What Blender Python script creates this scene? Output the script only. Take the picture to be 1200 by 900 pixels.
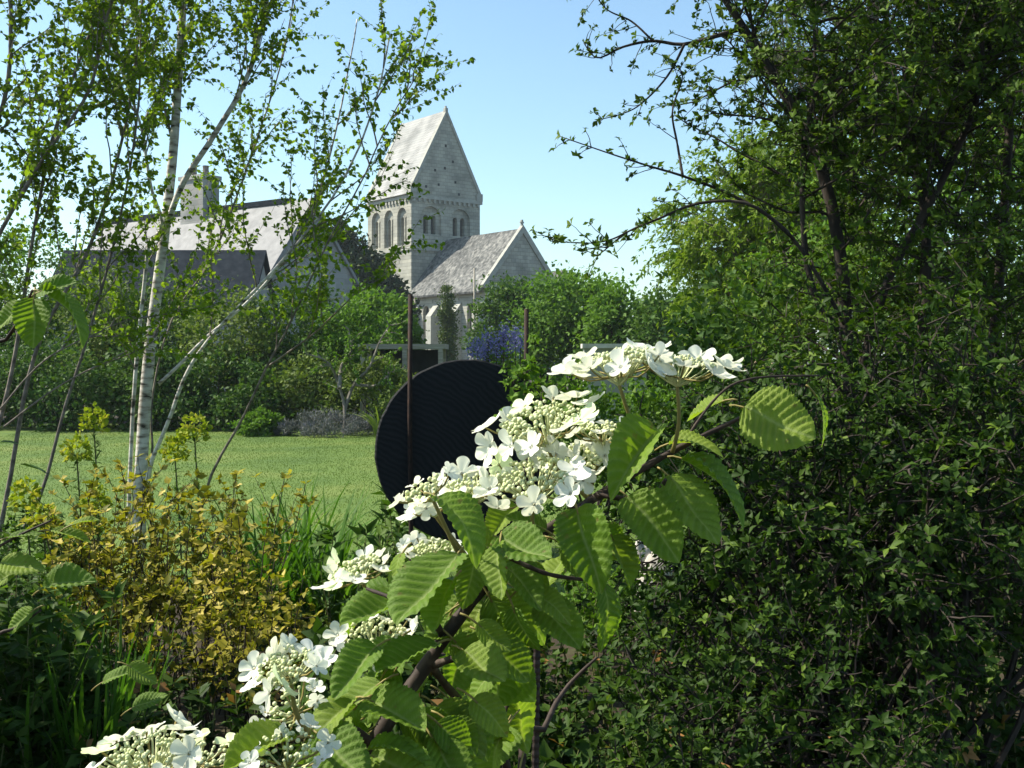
import bpy, math, random
import numpy as np
from mathutils import Vector, Matrix
rng = np.random.default_rng(7)
random.seed(7)
S = bpy.context.scene
for o in list(bpy.data.objects): bpy.data.objects.remove(o)
C = S.collection

# ------------------------------------------------------------------ camera, sky, sun, exposure
F, CX, HY, CAMZ = 1287.0, 600.0, 420.0, 1.5      # focal length (in 1200 px wide pixels), centre, eye level
cam_d = bpy.data.cameras.new('camera'); cam = bpy.data.objects.new('camera', cam_d); C.objects.link(cam)
cam.location = (0, 0, CAMZ); cam.rotation_euler = (math.radians(90), 0, 0)
cam_d.sensor_width = 36; cam_d.lens = 36 * F / 1200; cam_d.shift_y = -(450 - HY) / 1200
cam_d.clip_start = 0.05; cam_d.clip_end = 5000
S.camera = cam
SUN_AZ, SUN_EL = math.radians(-79), math.radians(47)
sun_dir = Vector((math.sin(SUN_AZ) * math.cos(SUN_EL), math.cos(SUN_AZ) * math.cos(SUN_EL), math.sin(SUN_EL)))
W = bpy.data.worlds.new('World'); S.world = W; W.use_nodes = True
nt = W.node_tree; nt.nodes.clear()
sky = nt.nodes.new('ShaderNodeTexSky'); sky.sky_type = 'NISHITA'; sky.sun_disc = False
sky.sun_elevation = SUN_EL; sky.sun_rotation = SUN_AZ; sky.air_density = 1.0; sky.dust_density = 0.9; sky.ozone_density = 0.35
bg = nt.nodes.new('ShaderNodeBackground'); bg.inputs[1].default_value = 0.11
wo = nt.nodes.new('ShaderNodeOutputWorld')
tint = nt.nodes.new('ShaderNodeMixRGB'); tint.blend_type = 'MULTIPLY'; tint.inputs[0].default_value = 1; tint.inputs[2].default_value = (0.86, 1.0, 1.0, 1)
nt.links.new(sky.outputs[0], tint.inputs[1]); nt.links.new(tint.outputs[0], bg.inputs[0]); nt.links.new(bg.outputs[0], wo.inputs[0])
sl = bpy.data.lights.new('sun', 'SUN'); sl.energy = 4.8; sl.angle = math.radians(0.53); sl.color = (1, 0.93, 0.8)
so = bpy.data.objects.new('sun', sl); C.objects.link(so); so.location = (-30, 20, 40)
so.rotation_euler = (-sun_dir).to_track_quat('-Z', 'Y').to_euler()
S.view_settings.view_transform = 'Standard'; S.view_settings.look = 'None'
S.view_settings.exposure = 1.0; S.view_settings.gamma = 1

# ------------------------------------------------------------------ helpers
def at(px, py, Y): return np.array([(px - CX) / F * Y, Y, CAMZ + (HY - py) / F * Y])
def nrm(v):
    v = np.asarray(v, float); return v / np.maximum(np.linalg.norm(v, axis=-1, keepdims=True), 1e-9)
ORIG = {}
class MB:
    def __init__(s): s.v = []; s.f = []; s.r = []; s.n = 0
    def add(s, V, faces, r=0.5):
        V = np.asarray(V, float).reshape(-1, 3); s.v.append(V)
        for f in (faces if isinstance(faces, (list, tuple)) else [faces]):
            f = np.asarray(f, int)
            if len(f): s.f.append(f + s.n)
        s.r.append(np.broadcast_to(np.asarray(r, float), (len(V),)) if np.ndim(r) == 0 else np.asarray(r, float))
        s.n += len(V)
    def mesh(s, name, origin=(0, 0, 0), smooth=False):
        me = bpy.data.meshes.new(name)
        if s.n == 0: return me
        V = np.concatenate(s.v) - np.asarray(origin); R = np.concatenate(s.r)
        me.vertices.add(len(V)); me.vertices.foreach_set('co', V.astype(np.float32).ravel())
        L = np.concatenate([f.ravel() for f in s.f]); cnt = np.concatenate([np.full(len(f), f.shape[1]) for f in s.f])
        st = np.concatenate([[0], np.cumsum(cnt)[:-1]])
        me.loops.add(len(L)); me.loops.foreach_set('vertex_index', L.astype(np.int32))
        me.polygons.add(len(cnt)); me.polygons.foreach_set('loop_start', st.astype(np.int32))
        me.polygons.foreach_set('loop_total', cnt.astype(np.int32))
        me.polygons.foreach_set('use_smooth', np.full(len(cnt), smooth))
        a = me.attributes.new('rnd', 'FLOAT', 'POINT'); a.data.foreach_set('value', R.astype(np.float32))
        me.update(calc_edges=True); return me
def tag(o, label=None, cat=None, group=None, kind=None):
    if label: o['label'] = label
    if cat: o['category'] = cat
    if group: o['group'] = group
    if kind: o['kind'] = kind
    return o
def thing(name, label, cat, base, group=None):
    o = bpy.data.objects.new(name, None); C.objects.link(o); o.location = base; o.empty_display_size = 0.1
    ORIG[o.name] = np.asarray(base, float); return tag(o, label, cat, group)
def mk(name, mb, mat, parent=None, smooth=None, kind=None, origin=None):
    """mesh in world coordinates -> one object; origin is its own pivot, the parent's when not given"""
    if smooth is None: smooth = name in ('foliage', 'crown')
    po = ORIG[parent.name] if parent else np.zeros(3)
    og = np.asarray(origin, float) if origin is not None else po
    me = mb.mesh(name, og, smooth) if isinstance(mb, MB) else mb
    o = bpy.data.objects.new(name, me); C.objects.link(o); me.materials.append(mat) if len(me.materials) == 0 else None
    if parent: o.parent = parent
    o.location = og - po; ORIG[o.name] = og
    if kind: o['kind'] = kind
    return o
def inst(name, me, M, parent):
    o = bpy.data.objects.new(name, me); C.objects.link(o); o.parent = parent
    o.matrix_local = Matrix.Translation(-Vector(ORIG[parent.name])) @ M
    return o
def frames(D, U):
    D = nrm(D); X = nrm(np.cross(D, U)); Z = np.cross(X, D); return np.stack([X, D, Z], axis=-1)
def scatter(mb, T, P, R, Sc, r):
    v, fs = T; N = len(P)
    if N == 0: return
    Sc = np.asarray(Sc, float)
    sv = v[None] * (Sc[:, None, None] if Sc.ndim == 1 else Sc[:, None, :])
    V = np.einsum('nij,nkj->nki', R, sv) + P[:, None, :]
    k = len(v); off = (np.arange(N) * k)[:, None, None]
    mb.add(V.reshape(-1, 3), [(f[None] + off).reshape(-1, f.shape[1]) for f in fs], np.repeat(r, k))
def rdir(n): return nrm(rng.normal(size=(n, 3)))
def tube(mb, path, rad, sides=6, r=0.5, cap=True):
    P = np.asarray(path, float); n = len(P); rad = np.broadcast_to(rad, (n,)) if np.ndim(rad) == 0 else np.asarray(rad, float)
    T = nrm(np.gradient(P, axis=0)); ref = np.array([0, 0, 1.0]) if abs(T[0][2]) < 0.9 else np.array([1.0, 0, 0])
    A = nrm(np.cross(T, ref)); B = np.cross(T, A)
    th = np.linspace(0, 2 * np.pi, sides, endpoint=False)
    V = P[:, None, :] + rad[:, None, None] * (np.cos(th)[None, :, None] * A[:, None, :] + np.sin(th)[None, :, None] * B[:, None, :])
    i = np.arange(n - 1)[:, None] * sides; j = np.arange(sides)[None, :]; j2 = (j + 1) % sides
    q = np.stack([i + j, i + j2, i + sides + j2, i + sides + j], -1).reshape(-1, 4)
    fs = [q]
    if cap: fs += [np.arange(sides)[None, ::-1], (np.arange(sides) + (n - 1) * sides)[None]]
    mb.add(V.reshape(-1, 3), fs, r)
def smooth_path(pts, n):
    P = np.asarray(pts, float); m = len(P); t = np.linspace(0, m - 1, n); out = []
    for x in t:
        i = min(int(x), m - 2); u = x - i
        p0, p1, p2, p3 = P[max(i - 1, 0)], P[i], P[i + 1], P[min(i + 2, m - 1)]
        out.append(0.5 * (2 * p1 + (p2 - p0) * u + (2 * p0 - 5 * p1 + 4 * p2 - p3) * u * u + (3 * p1 - p0 - 3 * p2 + p3) * u ** 3))
    return np.array(out)
def box(mb, lo, hi, M=None, r=0.5):
    x0, y0, z0 = lo; x1, y1, z1 = hi
    V = np.array([[x0,y0,z0],[x1,y0,z0],[x1,y1,z0],[x0,y1,z0],[x0,y0,z1],[x1,y0,z1],[x1,y1,z1],[x0,y1,z1]], float)
    if M is not None: V = M(V)
    mb.add(V, np.array([[0,3,2,1],[4,5,6,7],[0,1,5,4],[1,2,6,5],[2,3,7,6],[3,0,4,7]]), r)
def prism(mb, poly, d0, d1, axis, M=None, r=0.5):
    """poly: 2-D outline; extruded from d0 to d1 along axis (0 = x, 1 = y, 2 = z)"""
    poly = np.asarray(poly, float); n = len(poly); V = np.zeros((2 * n, 3)); ax = [a for a in range(3) if a != axis]
    V[:n, ax[0]] = poly[:, 0]; V[:n, ax[1]] = poly[:, 1]; V[:n, axis] = d0
    V[n:] = V[:n]; V[n:, axis] = d1
    if M is not None: V = M(V)
    i = np.arange(n); j = (i + 1) % n
    fs = [np.stack([i, j, j + n, i + n], -1), i[None, ::-1], (i + n)[None]]
    if axis == 1: fs = [f[:, ::-1] for f in fs]
    mb.add(V, fs, r)

# leaf templates: y runs along the leaf (length 1), z is its upper side
def leaf4(w, mid=0.42, fold=0.12, droop=0.12):
    return (np.array([[0,0,0],[-w,mid,fold*w*2],[w,mid,fold*w*2],[0,1,-droop],[0,mid+0.08,-0.03]], float),
            [np.array([[0,4,1],[4,3,1],[0,2,4],[4,2,3]])])
def leaf2(w, mid=0.45, droop=0.1):
    return (np.array([[0,0,0],[w,mid,0.05],[0,1,-droop],[-w,mid,0.05]], float), [np.array([[0,1,2],[0,2,3]])])
def leaf6(w, droop=0.15):
    return (np.array([[0,0,0],[-w*.85,.28,.06],[w*.85,.28,.06],[-w*.8,.62,.0],[w*.8,.62,.0],[0,1,-droop],[0,.3,-.02],[0,.62,-.04]], float),
            [np.array([[0,6,1],[0,2,6],[7,5,3],[7,4,5]]), np.array([[1,6,7,3],[6,2,4,7]])])
BIRCH_L, SMALL_L, HAW_L, SLIM_L, FAR_L = leaf6(0.38), leaf4(0.3), leaf4(0.25, 0.55, .2, .2), leaf4(0.11), leaf2(0.34)

# ------------------------------------------------------------------ materials
def nodes(name):
    m = bpy.data.materials.new(name); m.use_nodes = True; n = m.node_tree; n.nodes.clear()
    return m, n, n.nodes.new('ShaderNodeOutputMaterial')
def ramp(n, fac, stops):
    r = n.nodes.new('ShaderNodeValToRGB'); e = r.color_ramp.elements
    while len(e) < len(stops): e.new(0.5)
    for el, (p, c) in zip(e, stops): el.position = p; el.color = (*c, 1)
    n.links.new(fac, r.inputs[0]); return r.outputs[0]
def leaf_mat(name, stops, transl=0.4, tint=(1.15, 1.25, 0.5), rough=0.55, spec=0.12, vein=None):
    m, n, out = nodes(name)
    a = n.nodes.new('ShaderNodeAttribute'); a.attribute_name = 'rnd'
    col = ramp(n, a.outputs['Fac'], stops)
    if vein is not None:
        va = n.nodes.new('ShaderNodeAttribute'); va.attribute_name = 'vein'
        oi = n.nodes.new('ShaderNodeObjectInfo')
        h = ramp(n, oi.outputs['Random'], stops)
        mx = n.nodes.new('ShaderNodeMixRGB'); mx.inputs[2].default_value = (*vein, 1)
        mul = n.nodes.new('ShaderNodeMath'); mul.operation = 'MULTIPLY'; mul.inputs[1].default_value = 0.65
        n.links.new(va.outputs['Fac'], mul.inputs[0]); n.links.new(mul.outputs[0], mx.inputs[0]); n.links.new(h, mx.inputs[1])
        tc = n.nodes.new('ShaderNodeTexCoord'); nz = n.nodes.new('ShaderNodeTexNoise'); nz.inputs['Scale'].default_value = 5
        n.links.new(tc.outputs['Object'], nz.inputs['Vector'])
        m2 = n.nodes.new('ShaderNodeMixRGB'); m2.blend_type = 'MULTIPLY'; m2.inputs[0].default_value = 0.5
        g = ramp(n, nz.outputs['Fac'], [(0.3, (0.65, 0.7, 0.6)), (0.7, (1.2, 1.15, 1.1))])
        n.links.new(mx.outputs[0], m2.inputs[1]); n.links.new(g, m2.inputs[2])
        oi2 = n.nodes.new('ShaderNodeVectorMath'); oi2.operation = 'ADD'; n.links.new(tc.outputs['Object'], oi2.inputs[0]); n.links.new(oi.outputs['Location'], oi2.inputs[1])
        n3 = n.nodes.new('ShaderNodeTexNoise'); n3.inputs['Scale'].default_value = 7; n3.inputs['Detail'].default_value = 3; n.links.new(oi2.outputs[0], n3.inputs['Vector'])
        sp_ = ramp(n, n3.outputs['Fac'], [(0.66, (0, 0, 0)), (0.74, (0.7, 0.7, 0.7))]); m4 = n.nodes.new('ShaderNodeMixRGB'); m4.inputs[2].default_value = (0.2, 0.15, 0.05, 1)
        n.links.new(sp_, m4.inputs[0]); n.links.new(m2.outputs[0], m4.inputs[1]); col = m4.outputs[0]
    b = n.nodes.new('ShaderNodeBsdfPrincipled'); b.inputs['Roughness'].default_value = rough
    b.inputs['Specular IOR Level'].default_value = spec; n.links.new(col, b.inputs['Base Color'])
    t = n.nodes.new('ShaderNodeBsdfTranslucent'); tm = n.nodes.new('ShaderNodeMixRGB'); tm.blend_type = 'MULTIPLY'; tm.inputs[0].default_value = 1
    tm.inputs[2].default_value = (*tint, 1); n.links.new(col, tm.inputs[1]); n.links.new(tm.outputs[0], t.inputs[0])
    mix = n.nodes.new('ShaderNodeMixShader'); mix.inputs[0].default_value = transl
    n.links.new(b.outputs[0], mix.inputs[1]); n.links.new(t.outputs[0], mix.inputs[2]); n.links.new(mix.outputs[0], out.inputs[0])
    if vein is not None:
        nz2 = n.nodes.new('ShaderNodeTexNoise'); nz2.inputs['Scale'].default_value = 60
        n.links.new(tc.outputs['Object'], nz2.inputs['Vector'])
        bp = n.nodes.new('ShaderNodeBump'); bp.inputs['Strength'].default_value = 0.25; bp.inputs['Distance'].default_value = 0.01
        n.links.new(nz2.outputs['Fac'], bp.inputs['Height']); n.links.new(bp.outputs[0], b.inputs['Normal'])
    return m
def noise_mat(name, stops, scale=6, detail=6, rough=0.85, bump=0.0, bdist=0.02, stretch=(1, 1, 1), spec=0.3, scale2=None, stops2=None, metal=0):
    m, n, out = nodes(name)
    tc = n.nodes.new('ShaderNodeTexCoord'); mp = n.nodes.new('ShaderNodeMapping'); mp.inputs['Scale'].default_value = stretch
    n.links.new(tc.outputs['Object'], mp.inputs[0])
    nz = n.nodes.new('ShaderNodeTexNoise'); nz.inputs['Scale'].default_value = scale; nz.inputs['Detail'].default_value = detail
    n.links.new(mp.outputs[0], nz.inputs['Vector']); col = ramp(n, nz.outputs['Fac'], stops)
    if stops2:
        z2 = n.nodes.new('ShaderNodeTexNoise'); z2.inputs['Scale'].default_value = scale2; z2.inputs['Detail'].default_value = 4
        n.links.new(tc.outputs['Object'], z2.inputs['Vector']); c2 = ramp(n, z2.outputs['Fac'], stops2)
        mx = n.nodes.new('ShaderNodeMixRGB'); mx.blend_type = 'MULTIPLY'; mx.inputs[0].default_value = 1
        n.links.new(col, mx.inputs[1]); n.links.new(c2, mx.inputs[2]); col = mx.outputs[0]
    b = n.nodes.new('ShaderNodeBsdfPrincipled'); b.inputs['Roughness'].default_value = rough; b.inputs['Specular IOR Level'].default_value = spec
    b.inputs['Metallic'].default_value = metal
    n.links.new(col, b.inputs['Base Color'])
    if bump:
        bp = n.nodes.new('ShaderNodeBump'); bp.inputs['Strength'].default_value = bump; bp.inputs['Distance'].default_value = bdist
        n.links.new(nz.outputs['Fac'], bp.inputs['Height']); n.links.new(bp.outputs[0], b.inputs['Normal'])
    n.links.new(b.outputs[0], out.inputs[0]); return m
def masonry(name, c1, c2, mortar, bw=0.6, bh=0.3, rough=0.9, rot=0.0):
    m, n, out = nodes(name)
    g = n.nodes.new('ShaderNodeTexCoord'); s = n.nodes.new('ShaderNodeSeparateXYZ'); n.links.new(g.outputs['Object'], s.inputs[0])
    ad = n.nodes.new('ShaderNodeMath'); n.links.new(s.outputs[0], ad.inputs[0]); n.links.new(s.outputs[1], ad.inputs[1])
    cb = n.nodes.new('ShaderNodeCombineXYZ'); n.links.new(ad.outputs[0], cb.inputs[0]); n.links.new(s.outputs[2], cb.inputs[1])
    br = n.nodes.new('ShaderNodeTexBrick'); br.inputs['Scale'].default_value = 1; br.inputs['Brick Width'].default_value = bw; br.inputs['Row Height'].default_value = bh
    br.inputs['Mortar Size'].default_value = 0.02; br.inputs['Color1'].default_value = (*c1, 1); br.inputs['Color2'].default_value = (*c2, 1); br.inputs['Mortar'].default_value = (*mortar, 1)
    n.links.new(cb.outputs[0], br.inputs['Vector'])
    nz = n.nodes.new('ShaderNodeTexNoise'); nz.inputs['Scale'].default_value = 0.7; nz.inputs['Detail'].default_value = 8; n.links.new(g.outputs['Object'], nz.inputs['Vector'])
    c = ramp(n, nz.outputs['Fac'], [(0.3, (0.55, 0.55, 0.53)), (0.6, (1.05, 1.03, 1.0))])
    mx = n.nodes.new('ShaderNodeMixRGB'); mx.blend_type = 'MULTIPLY'; mx.inputs[0].default_value = 0.8
    n.links.new(br.outputs[0], mx.inputs[1]); n.links.new(c, mx.inputs[2])
    b = n.nodes.new('ShaderNodeBsdfPrincipled'); b.inputs['Roughness'].default_value = rough; b.inputs['Specular IOR Level'].default_value = 0.2
    n.links.new(mx.outputs[0], b.inputs['Base Color'])
    bp = n.nodes.new('ShaderNodeBump'); bp.inputs['Strength'].default_value = 0.5; bp.inputs['Distance'].default_value = 0.03
    n.links.new(br.outputs['Fac'], bp.inputs['Height']); bp.invert = True; n.links.new(bp.outputs[0], b.inputs['Normal'])
    n.links.new(b.outputs[0], out.inputs[0]); return m

M = {}
M['soil'] = noise_mat('soil', [(0.3, (0.018, 0.013, 0.008)), (0.55, (0.045, 0.033, 0.018)), (0.75, (0.05, 0.06, 0.02))], 5, 10, 1.0, 0.6, 0.05)
M['lawn'] = noise_mat('lawn', [(0.3, (0.055, 0.105, 0.013)), (0.5, (0.085, 0.14, 0.018)), (0.7, (0.125, 0.165, 0.03))], 0.8, 12, 0.9, 0.5, 0.02, scale2=40, stops2=[(0.35, (0.85, 0.87, 0.8)), (0.65, (1.06, 1.05, 1.05))])
M['grass'] = leaf_mat('grass_blade', [(0, (0.06, 0.1, 0.013)), (0.6, (0.08, 0.13, 0.018)), (1, (0.115, 0.15, 0.03))], 0.35)
M['stone'] = masonry('church_stone', (0.43, 0.42, 0.355), (0.31, 0.31, 0.27), (0.25, 0.245, 0.215), 0.7, 0.32)
M['stone_trim'] = noise_mat('dressed_stone', [(0.3, (0.27, 0.27, 0.235)), (0.7, (0.39, 0.385, 0.335))], 2.5, 8, 0.9, 0.3, 0.03)
M['house_stone'] = masonry('house_stone', (0.37, 0.37, 0.35), (0.28, 0.285, 0.275), (0.32, 0.31, 0.29), 0.55, 0.25)
M['roof_stone'] = masonry('stone_roof', (0.36, 0.36, 0.35), (0.31, 0.315, 0.31), (0.25, 0.25, 0.245), 0.4, 0.28)
M['roof_lichen'] = noise_mat('lichen_slate', [(0.34, (0.05, 0.053, 0.053)), (0.52, (0.135, 0.137, 0.132)), (0.7, (0.25, 0.25, 0.235))], 3.0, 12, 0.9, 0.5, 0.05, scale2=0.5, stops2=[(0.35, (0.6, 0.6, 0.6)), (0.65, (1.1, 1.08, 1.05))])
M['slate'] = noise_mat('dark_slate', [(0.3, (0.012, 0.016, 0.022)), (0.7, (0.026, 0.032, 0.04))], 4, 8, 1.0, 0.3, 0.03, spec=0.05)
M['house_roof'] = noise_mat('house_slate', [(0.3, (0.18, 0.18, 0.18)), (0.7, (0.27, 0.267, 0.263))], 2.5, 10, 0.75, 0.3, 0.03)
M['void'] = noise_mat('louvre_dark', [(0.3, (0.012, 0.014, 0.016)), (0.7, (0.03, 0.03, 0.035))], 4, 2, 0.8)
M['disc'] = None
M['rust'] = noise_mat('rusty_iron', [(0.3, (0.012, 0.008, 0.006)), (0.6, (0.035, 0.018, 0.012)), (0.8, (0.07, 0.03, 0.018))], 40, 8, 0.85, 0.5, 0.004)
M['dark_iron'] = noise_mat('dark_iron', [(0.3, (0.012, 0.009, 0.008)), (0.7, (0.04, 0.025, 0.018))], 60, 6, 0.6, 0.4, 0.002)
M['birch'] = noise_mat('birch_bark', [(0.34, (0.05, 0.042, 0.035)), (0.42, (0.34, 0.31, 0.27)), (0.55, (0.6, 0.58, 0.54)), (0.8, (0.72, 0.7, 0.66))], 9, 6, 0.75, 0.35, 0.01, (1, 1, 3.2), scale2=1.3, stops2=[(0.35, (0.7, 0.66, 0.6)), (0.6, (1.05, 1.05, 1.05))])
M['birch_twig'] = noise_mat('birch_twig', [(0.3, (0.07, 0.055, 0.045)), (0.7, (0.25, 0.21, 0.17))], 20, 4, 0.8)
M['bark'] = noise_mat('dark_bark', [(0.3, (0.014, 0.011, 0.009)), (0.7, (0.05, 0.038, 0.028))], 25, 8, 0.9, 0.6, 0.01, (1, 1, 0.4))
M['grey_bark'] = noise_mat('grey_bark', [(0.3, (0.09, 0.08, 0.065)), (0.7, (0.25, 0.22, 0.18))], 14, 8, 0.9, 0.5, 0.02, (1, 1, 0.4))
M['vib_bark'] = noise_mat('viburnum_bark', [(0.3, (0.016, 0.010, 0.007)), (0.62, (0.05, 0.033, 0.024)), (0.8, (0.13, 0.1, 0.075))], 60, 8, 0.75, 0.5, 0.003)
M['vib_stem'] = noise_mat('viburnum_flower_stem', [(0.3, (0.16, 0.14, 0.035)), (0.7, (0.25, 0.2, 0.06))], 40, 4, 0.6)
M['bud'] = noise_mat('viburnum_bud', [(0.3, (0.42, 0.47, 0.2)), (0.7, (0.6, 0.62, 0.36))], 80, 3, 0.5)
M['wood_grey'] = noise_mat('weathered_wood', [(0.3, (0.2, 0.18, 0.14)), (0.7, (0.36, 0.33, 0.27))], 8, 8, 0.9, 0.4, 0.01, (0.3, 3, 3))
M['picket'] = noise_mat('pale_picket_wood', [(0.3, (0.35, 0.25, 0.15)), (0.7, (0.5, 0.38, 0.24))], 10, 6, 0.85, 0.3, 0.01, (3, 3, 0.3))
M['rock'] = noise_mat('pale_rock', [(0.3, (0.3, 0.27, 0.23)), (0.55, (0.5, 0.47, 0.41)), (0.8, (0.62, 0.59, 0.53))], 6, 10, 0.9, 0.8, 0.03)
def L_(name, stops, *a, **k):
    st = [(p, (r * 1.04, g_ * 1.18, b * .7) if g_ > r and g_ > b * 1.4 else (r, g_, b)) for p, (r, g_, b) in stops]
    return leaf_mat(name, st, *a, **k)
M['birch_leaf'] = L_('birch_leaf', [(0, (0.065, 0.1, 0.016)), (0.5, (0.125, 0.175, 0.022)), (0.85, (0.19, 0.23, 0.03)), (1, (0.28, 0.29, 0.045))], 0.55)
M['haw_leaf'] = L_('hawthorn_leaf', [(0, (0.026, 0.05, 0.01)), (0.55, (0.055, 0.09, 0.014)), (0.9, (0.1, 0.14, 0.02)), (1, (0.15, 0.18, 0.03))], 0.3)
M['hedge_leaf'] = L_('cotoneaster_leaf', [(0, (0.008, 0.02, 0.005)), (0.5, (0.019, 0.04, 0.007)), (0.85, (0.046, 0.08, 0.014)), (1, (0.11, 0.15, 0.03))], 0.3)
M['willow_leaf'] = L_('willow_leaf', [(0, (0.085, 0.13, 0.018)), (0.5, (0.14, 0.19, 0.025)), (1, (0.2, 0.24, 0.04))], 0.4)
M['euca_leaf'] = L_('eucalyptus_leaf', [(0, (0.05, 0.065, 0.035)), (0.6, (0.085, 0.1, 0.055)), (1, (0.14, 0.13, 0.08))], 0.25, (1.1, 1.15, 0.7))
M['bush_mid'] = L_('mid_green_leaf', [(0, (0.05, 0.095, 0.018)), (0.5, (0.085, 0.15, 0.026)), (1, (0.13, 0.2, 0.036))], 0.35)
M['bush_deep'] = L_('deep_green_leaf', [(0, (0.03, 0.062, 0.018)), (0.5, (0.05, 0.092, 0.025)), (1, (0.085, 0.125, 0.036))], 0.3)
M['bush_olive'] = L_('olive_leaf', [(0, (0.06, 0.085, 0.028)), (0.5, (0.1, 0.13, 0.04)), (1, (0.17, 0.19, 0.07))], 0.3)
M['conifer'] = L_('conifer_needle', [(0, (0.013, 0.022, 0.012)), (0.6, (0.026, 0.04, 0.02)), (1, (0.05, 0.055, 0.03))], 0.1)
M['cypress'] = L_('cypress_needle', [(0, (0.035, 0.055, 0.015)), (0.6, (0.06, 0.085, 0.022)), (1, (0.11, 0.12, 0.03))], 0.15)
M['grey_bush'] = L_('lavender_leaf', [(0, (0.06, 0.07, 0.06)), (0.6, (0.13, 0.14, 0.13)), (1, (0.21, 0.2, 0.25))], 0.2, (1, 1.05, 0.9))
M['gold'] = L_('golden_leaf', [(0, (0.06, 0.08, 0.01)), (0.4, (0.17, 0.165, 0.012)), (0.75, (0.35, 0.305, 0.03)), (1, (0.6, 0.49, 0.14))], 0.35, (1.0, 1.15, 0.4))
M['lily'] = L_('daylily_leaf', [(0, (0.035, 0.085, 0.014)), (0.6, (0.065, 0.135, 0.022)), (1, (0.11, 0.19, 0.035))], 0.35)
M['peren'] = L_('perennial_leaf', [(0, (0.025, 0.052, 0.012)), (0.6, (0.05, 0.09, 0.02)), (1, (0.1, 0.15, 0.035))], 0.35)
M['cover'] = L_('ground_cover_leaf', [(0, (0.014, 0.03, 0.008)), (0.6, (0.03, 0.058, 0.013)), (0.97, (0.065, 0.1, 0.022)), (0.985, (0.26, 0.22, 0.05)), (1, (0.28, 0.15, 0.05))], 0.3)
M['euph'] = L_('euphorbia_bract', [(0, (0.17, 0.21, 0.025)), (0.6, (0.28, 0.31, 0.035)), (1, (0.38, 0.37, 0.06))], 0.4, (1.1, 1.1, 0.5))
M['ceano'] = L_('ceanothus_flower', [(0, (0.12, 0.12, 0.3)), (0.6, (0.2, 0.2, 0.42)), (1, (0.3, 0.29, 0.52))], 0.25, (1, 1, 1.1))
M['vib_leaf'] = L_('viburnum_leaf', [(0, (0.11, 0.18, 0.026)), (0.5, (0.15, 0.22, 0.034)), (1, (0.21, 0.26, 0.05))], 0.47, (1.2, 1.25, 0.35), 0.55, 0.25, vein=(0.33, 0.4, 0.15))
M['petal'] = L_('viburnum_petal', [(0, (0.8, 0.82, 0.68)), (0.5, (0.84, 0.85, 0.78)), (1, (0.72, 0.78, 0.5))], 0.4, (1.0, 1.0, 0.88), 0.55, 0.3)

def disc_mat():
    m, n, out = nodes('carved_slate')
    tc = n.nodes.new('ShaderNodeTexCoord'); mp = n.nodes.new('ShaderNodeMapping'); mp.inputs['Location'].default_value = (0.55, 0, 0.5)
    n.links.new(tc.outputs['Object'], mp.inputs[0])
    w = n.nodes.new('ShaderNodeTexWave'); w.wave_type = 'RINGS'; w.rings_direction = 'Y'; w.inputs['Scale'].default_value = 13; w.inputs['Distortion'].default_value = 9
    w.inputs['Detail'].default_value = 3; w.inputs['Detail Scale'].default_value = 0.7; n.links.new(mp.outputs[0], w.inputs['Vector'])
    c = ramp(n, w.outputs['Fac'], [(0.2, (0.012, 0.013, 0.014)), (0.8, (0.018, 0.019, 0.02))])
    b = n.nodes.new('ShaderNodeBsdfPrincipled'); b.inputs['Roughness'].default_value = 0.8; b.inputs['Specular IOR Level'].default_value = 0.2; n.links.new(c, b.inputs['Base Color'])
    bp = n.nodes.new('ShaderNodeBump'); bp.inputs['Strength'].default_value = 0.3; bp.inputs['Distance'].default_value = 0.005
    n.links.new(w.outputs['Fac'], bp.inputs['Height']); n.links.new(bp.outputs[0], b.inputs['Normal']); n.links.new(b.outputs[0], out.inputs[0]); return m
M['disc'] = disc_mat()

# ------------------------------------------------------------------ ground, lawn
g = MB(); g.add([[-900,-300,0],[900,-300,0],[900,1500,0],[-900,1500,0]], np.array([[0,1,2,3]]))
tag(mk('ground', g, M['soil']), kind='structure')
g = MB(); nx = 40
pts_n = [(-12, 7.5), (-4.2, 7.2), (-2.2, 6.9), (-1.1, 6.0), (-0.3, 5.6), (0.6, 6.2), (1.4, 8.0), (2.5, 11), (4, 15)]
pts_f = [(4, 22), (2, 24.5), (-1, 25), (-3.5, 24), (-6, 24.5), (-12, 25.5), (-20, 26), (-20, 9)]
pl = np.array([(x, y, 0.012) for x, y in pts_n + pts_f]); g.add(pl, np.arange(len(pl))[None])
tag(mk('lawn', g, M['lawn']), kind='structure')
def grass(name, poly_x, poly_y, n, h, label):
    mb = MB(); P = np.stack([rng.uniform(*poly_x, n) * 1.4, poly_y[0] + (poly_y[1] - poly_y[0]) * rng.uniform(0, 1, n) ** 1.15, np.full(n, 0.012)], -1)
    edge = np.interp(P[:, 0], [p[0] for p in pts_n], [p[1] for p in pts_n]); P = P[P[:, 1] > edge]
    n = len(P); D = nrm(np.stack([rng.normal(0, .5, n), rng.normal(0, .5, n), np.ones(n)], -1))
    T = (np.array([[-0.5, 0, 0], [0.5, 0, 0], [0, 1, 0]], float), [np.array([[0, 1, 2]])])
    U = nrm(np.stack([rng.normal(0, .6, n), -np.ones(n), rng.normal(0, .2, n)], -1))
    hh = rng.uniform(.5, 1.3, n) * h
    scatter(mb, T, P, frames(D, U), np.stack([np.full(n, .006), hh, hh], -1), rng.uniform(.25, .7, n))
    o = mk(name, mb, M['grass']); tag(o, label, 'grass', kind='stuff')
grass('lawn_grass', (-7, 3), (5.6, 24.5), 170000, 0.022, 'short mown green grass of the lawn')

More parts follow.
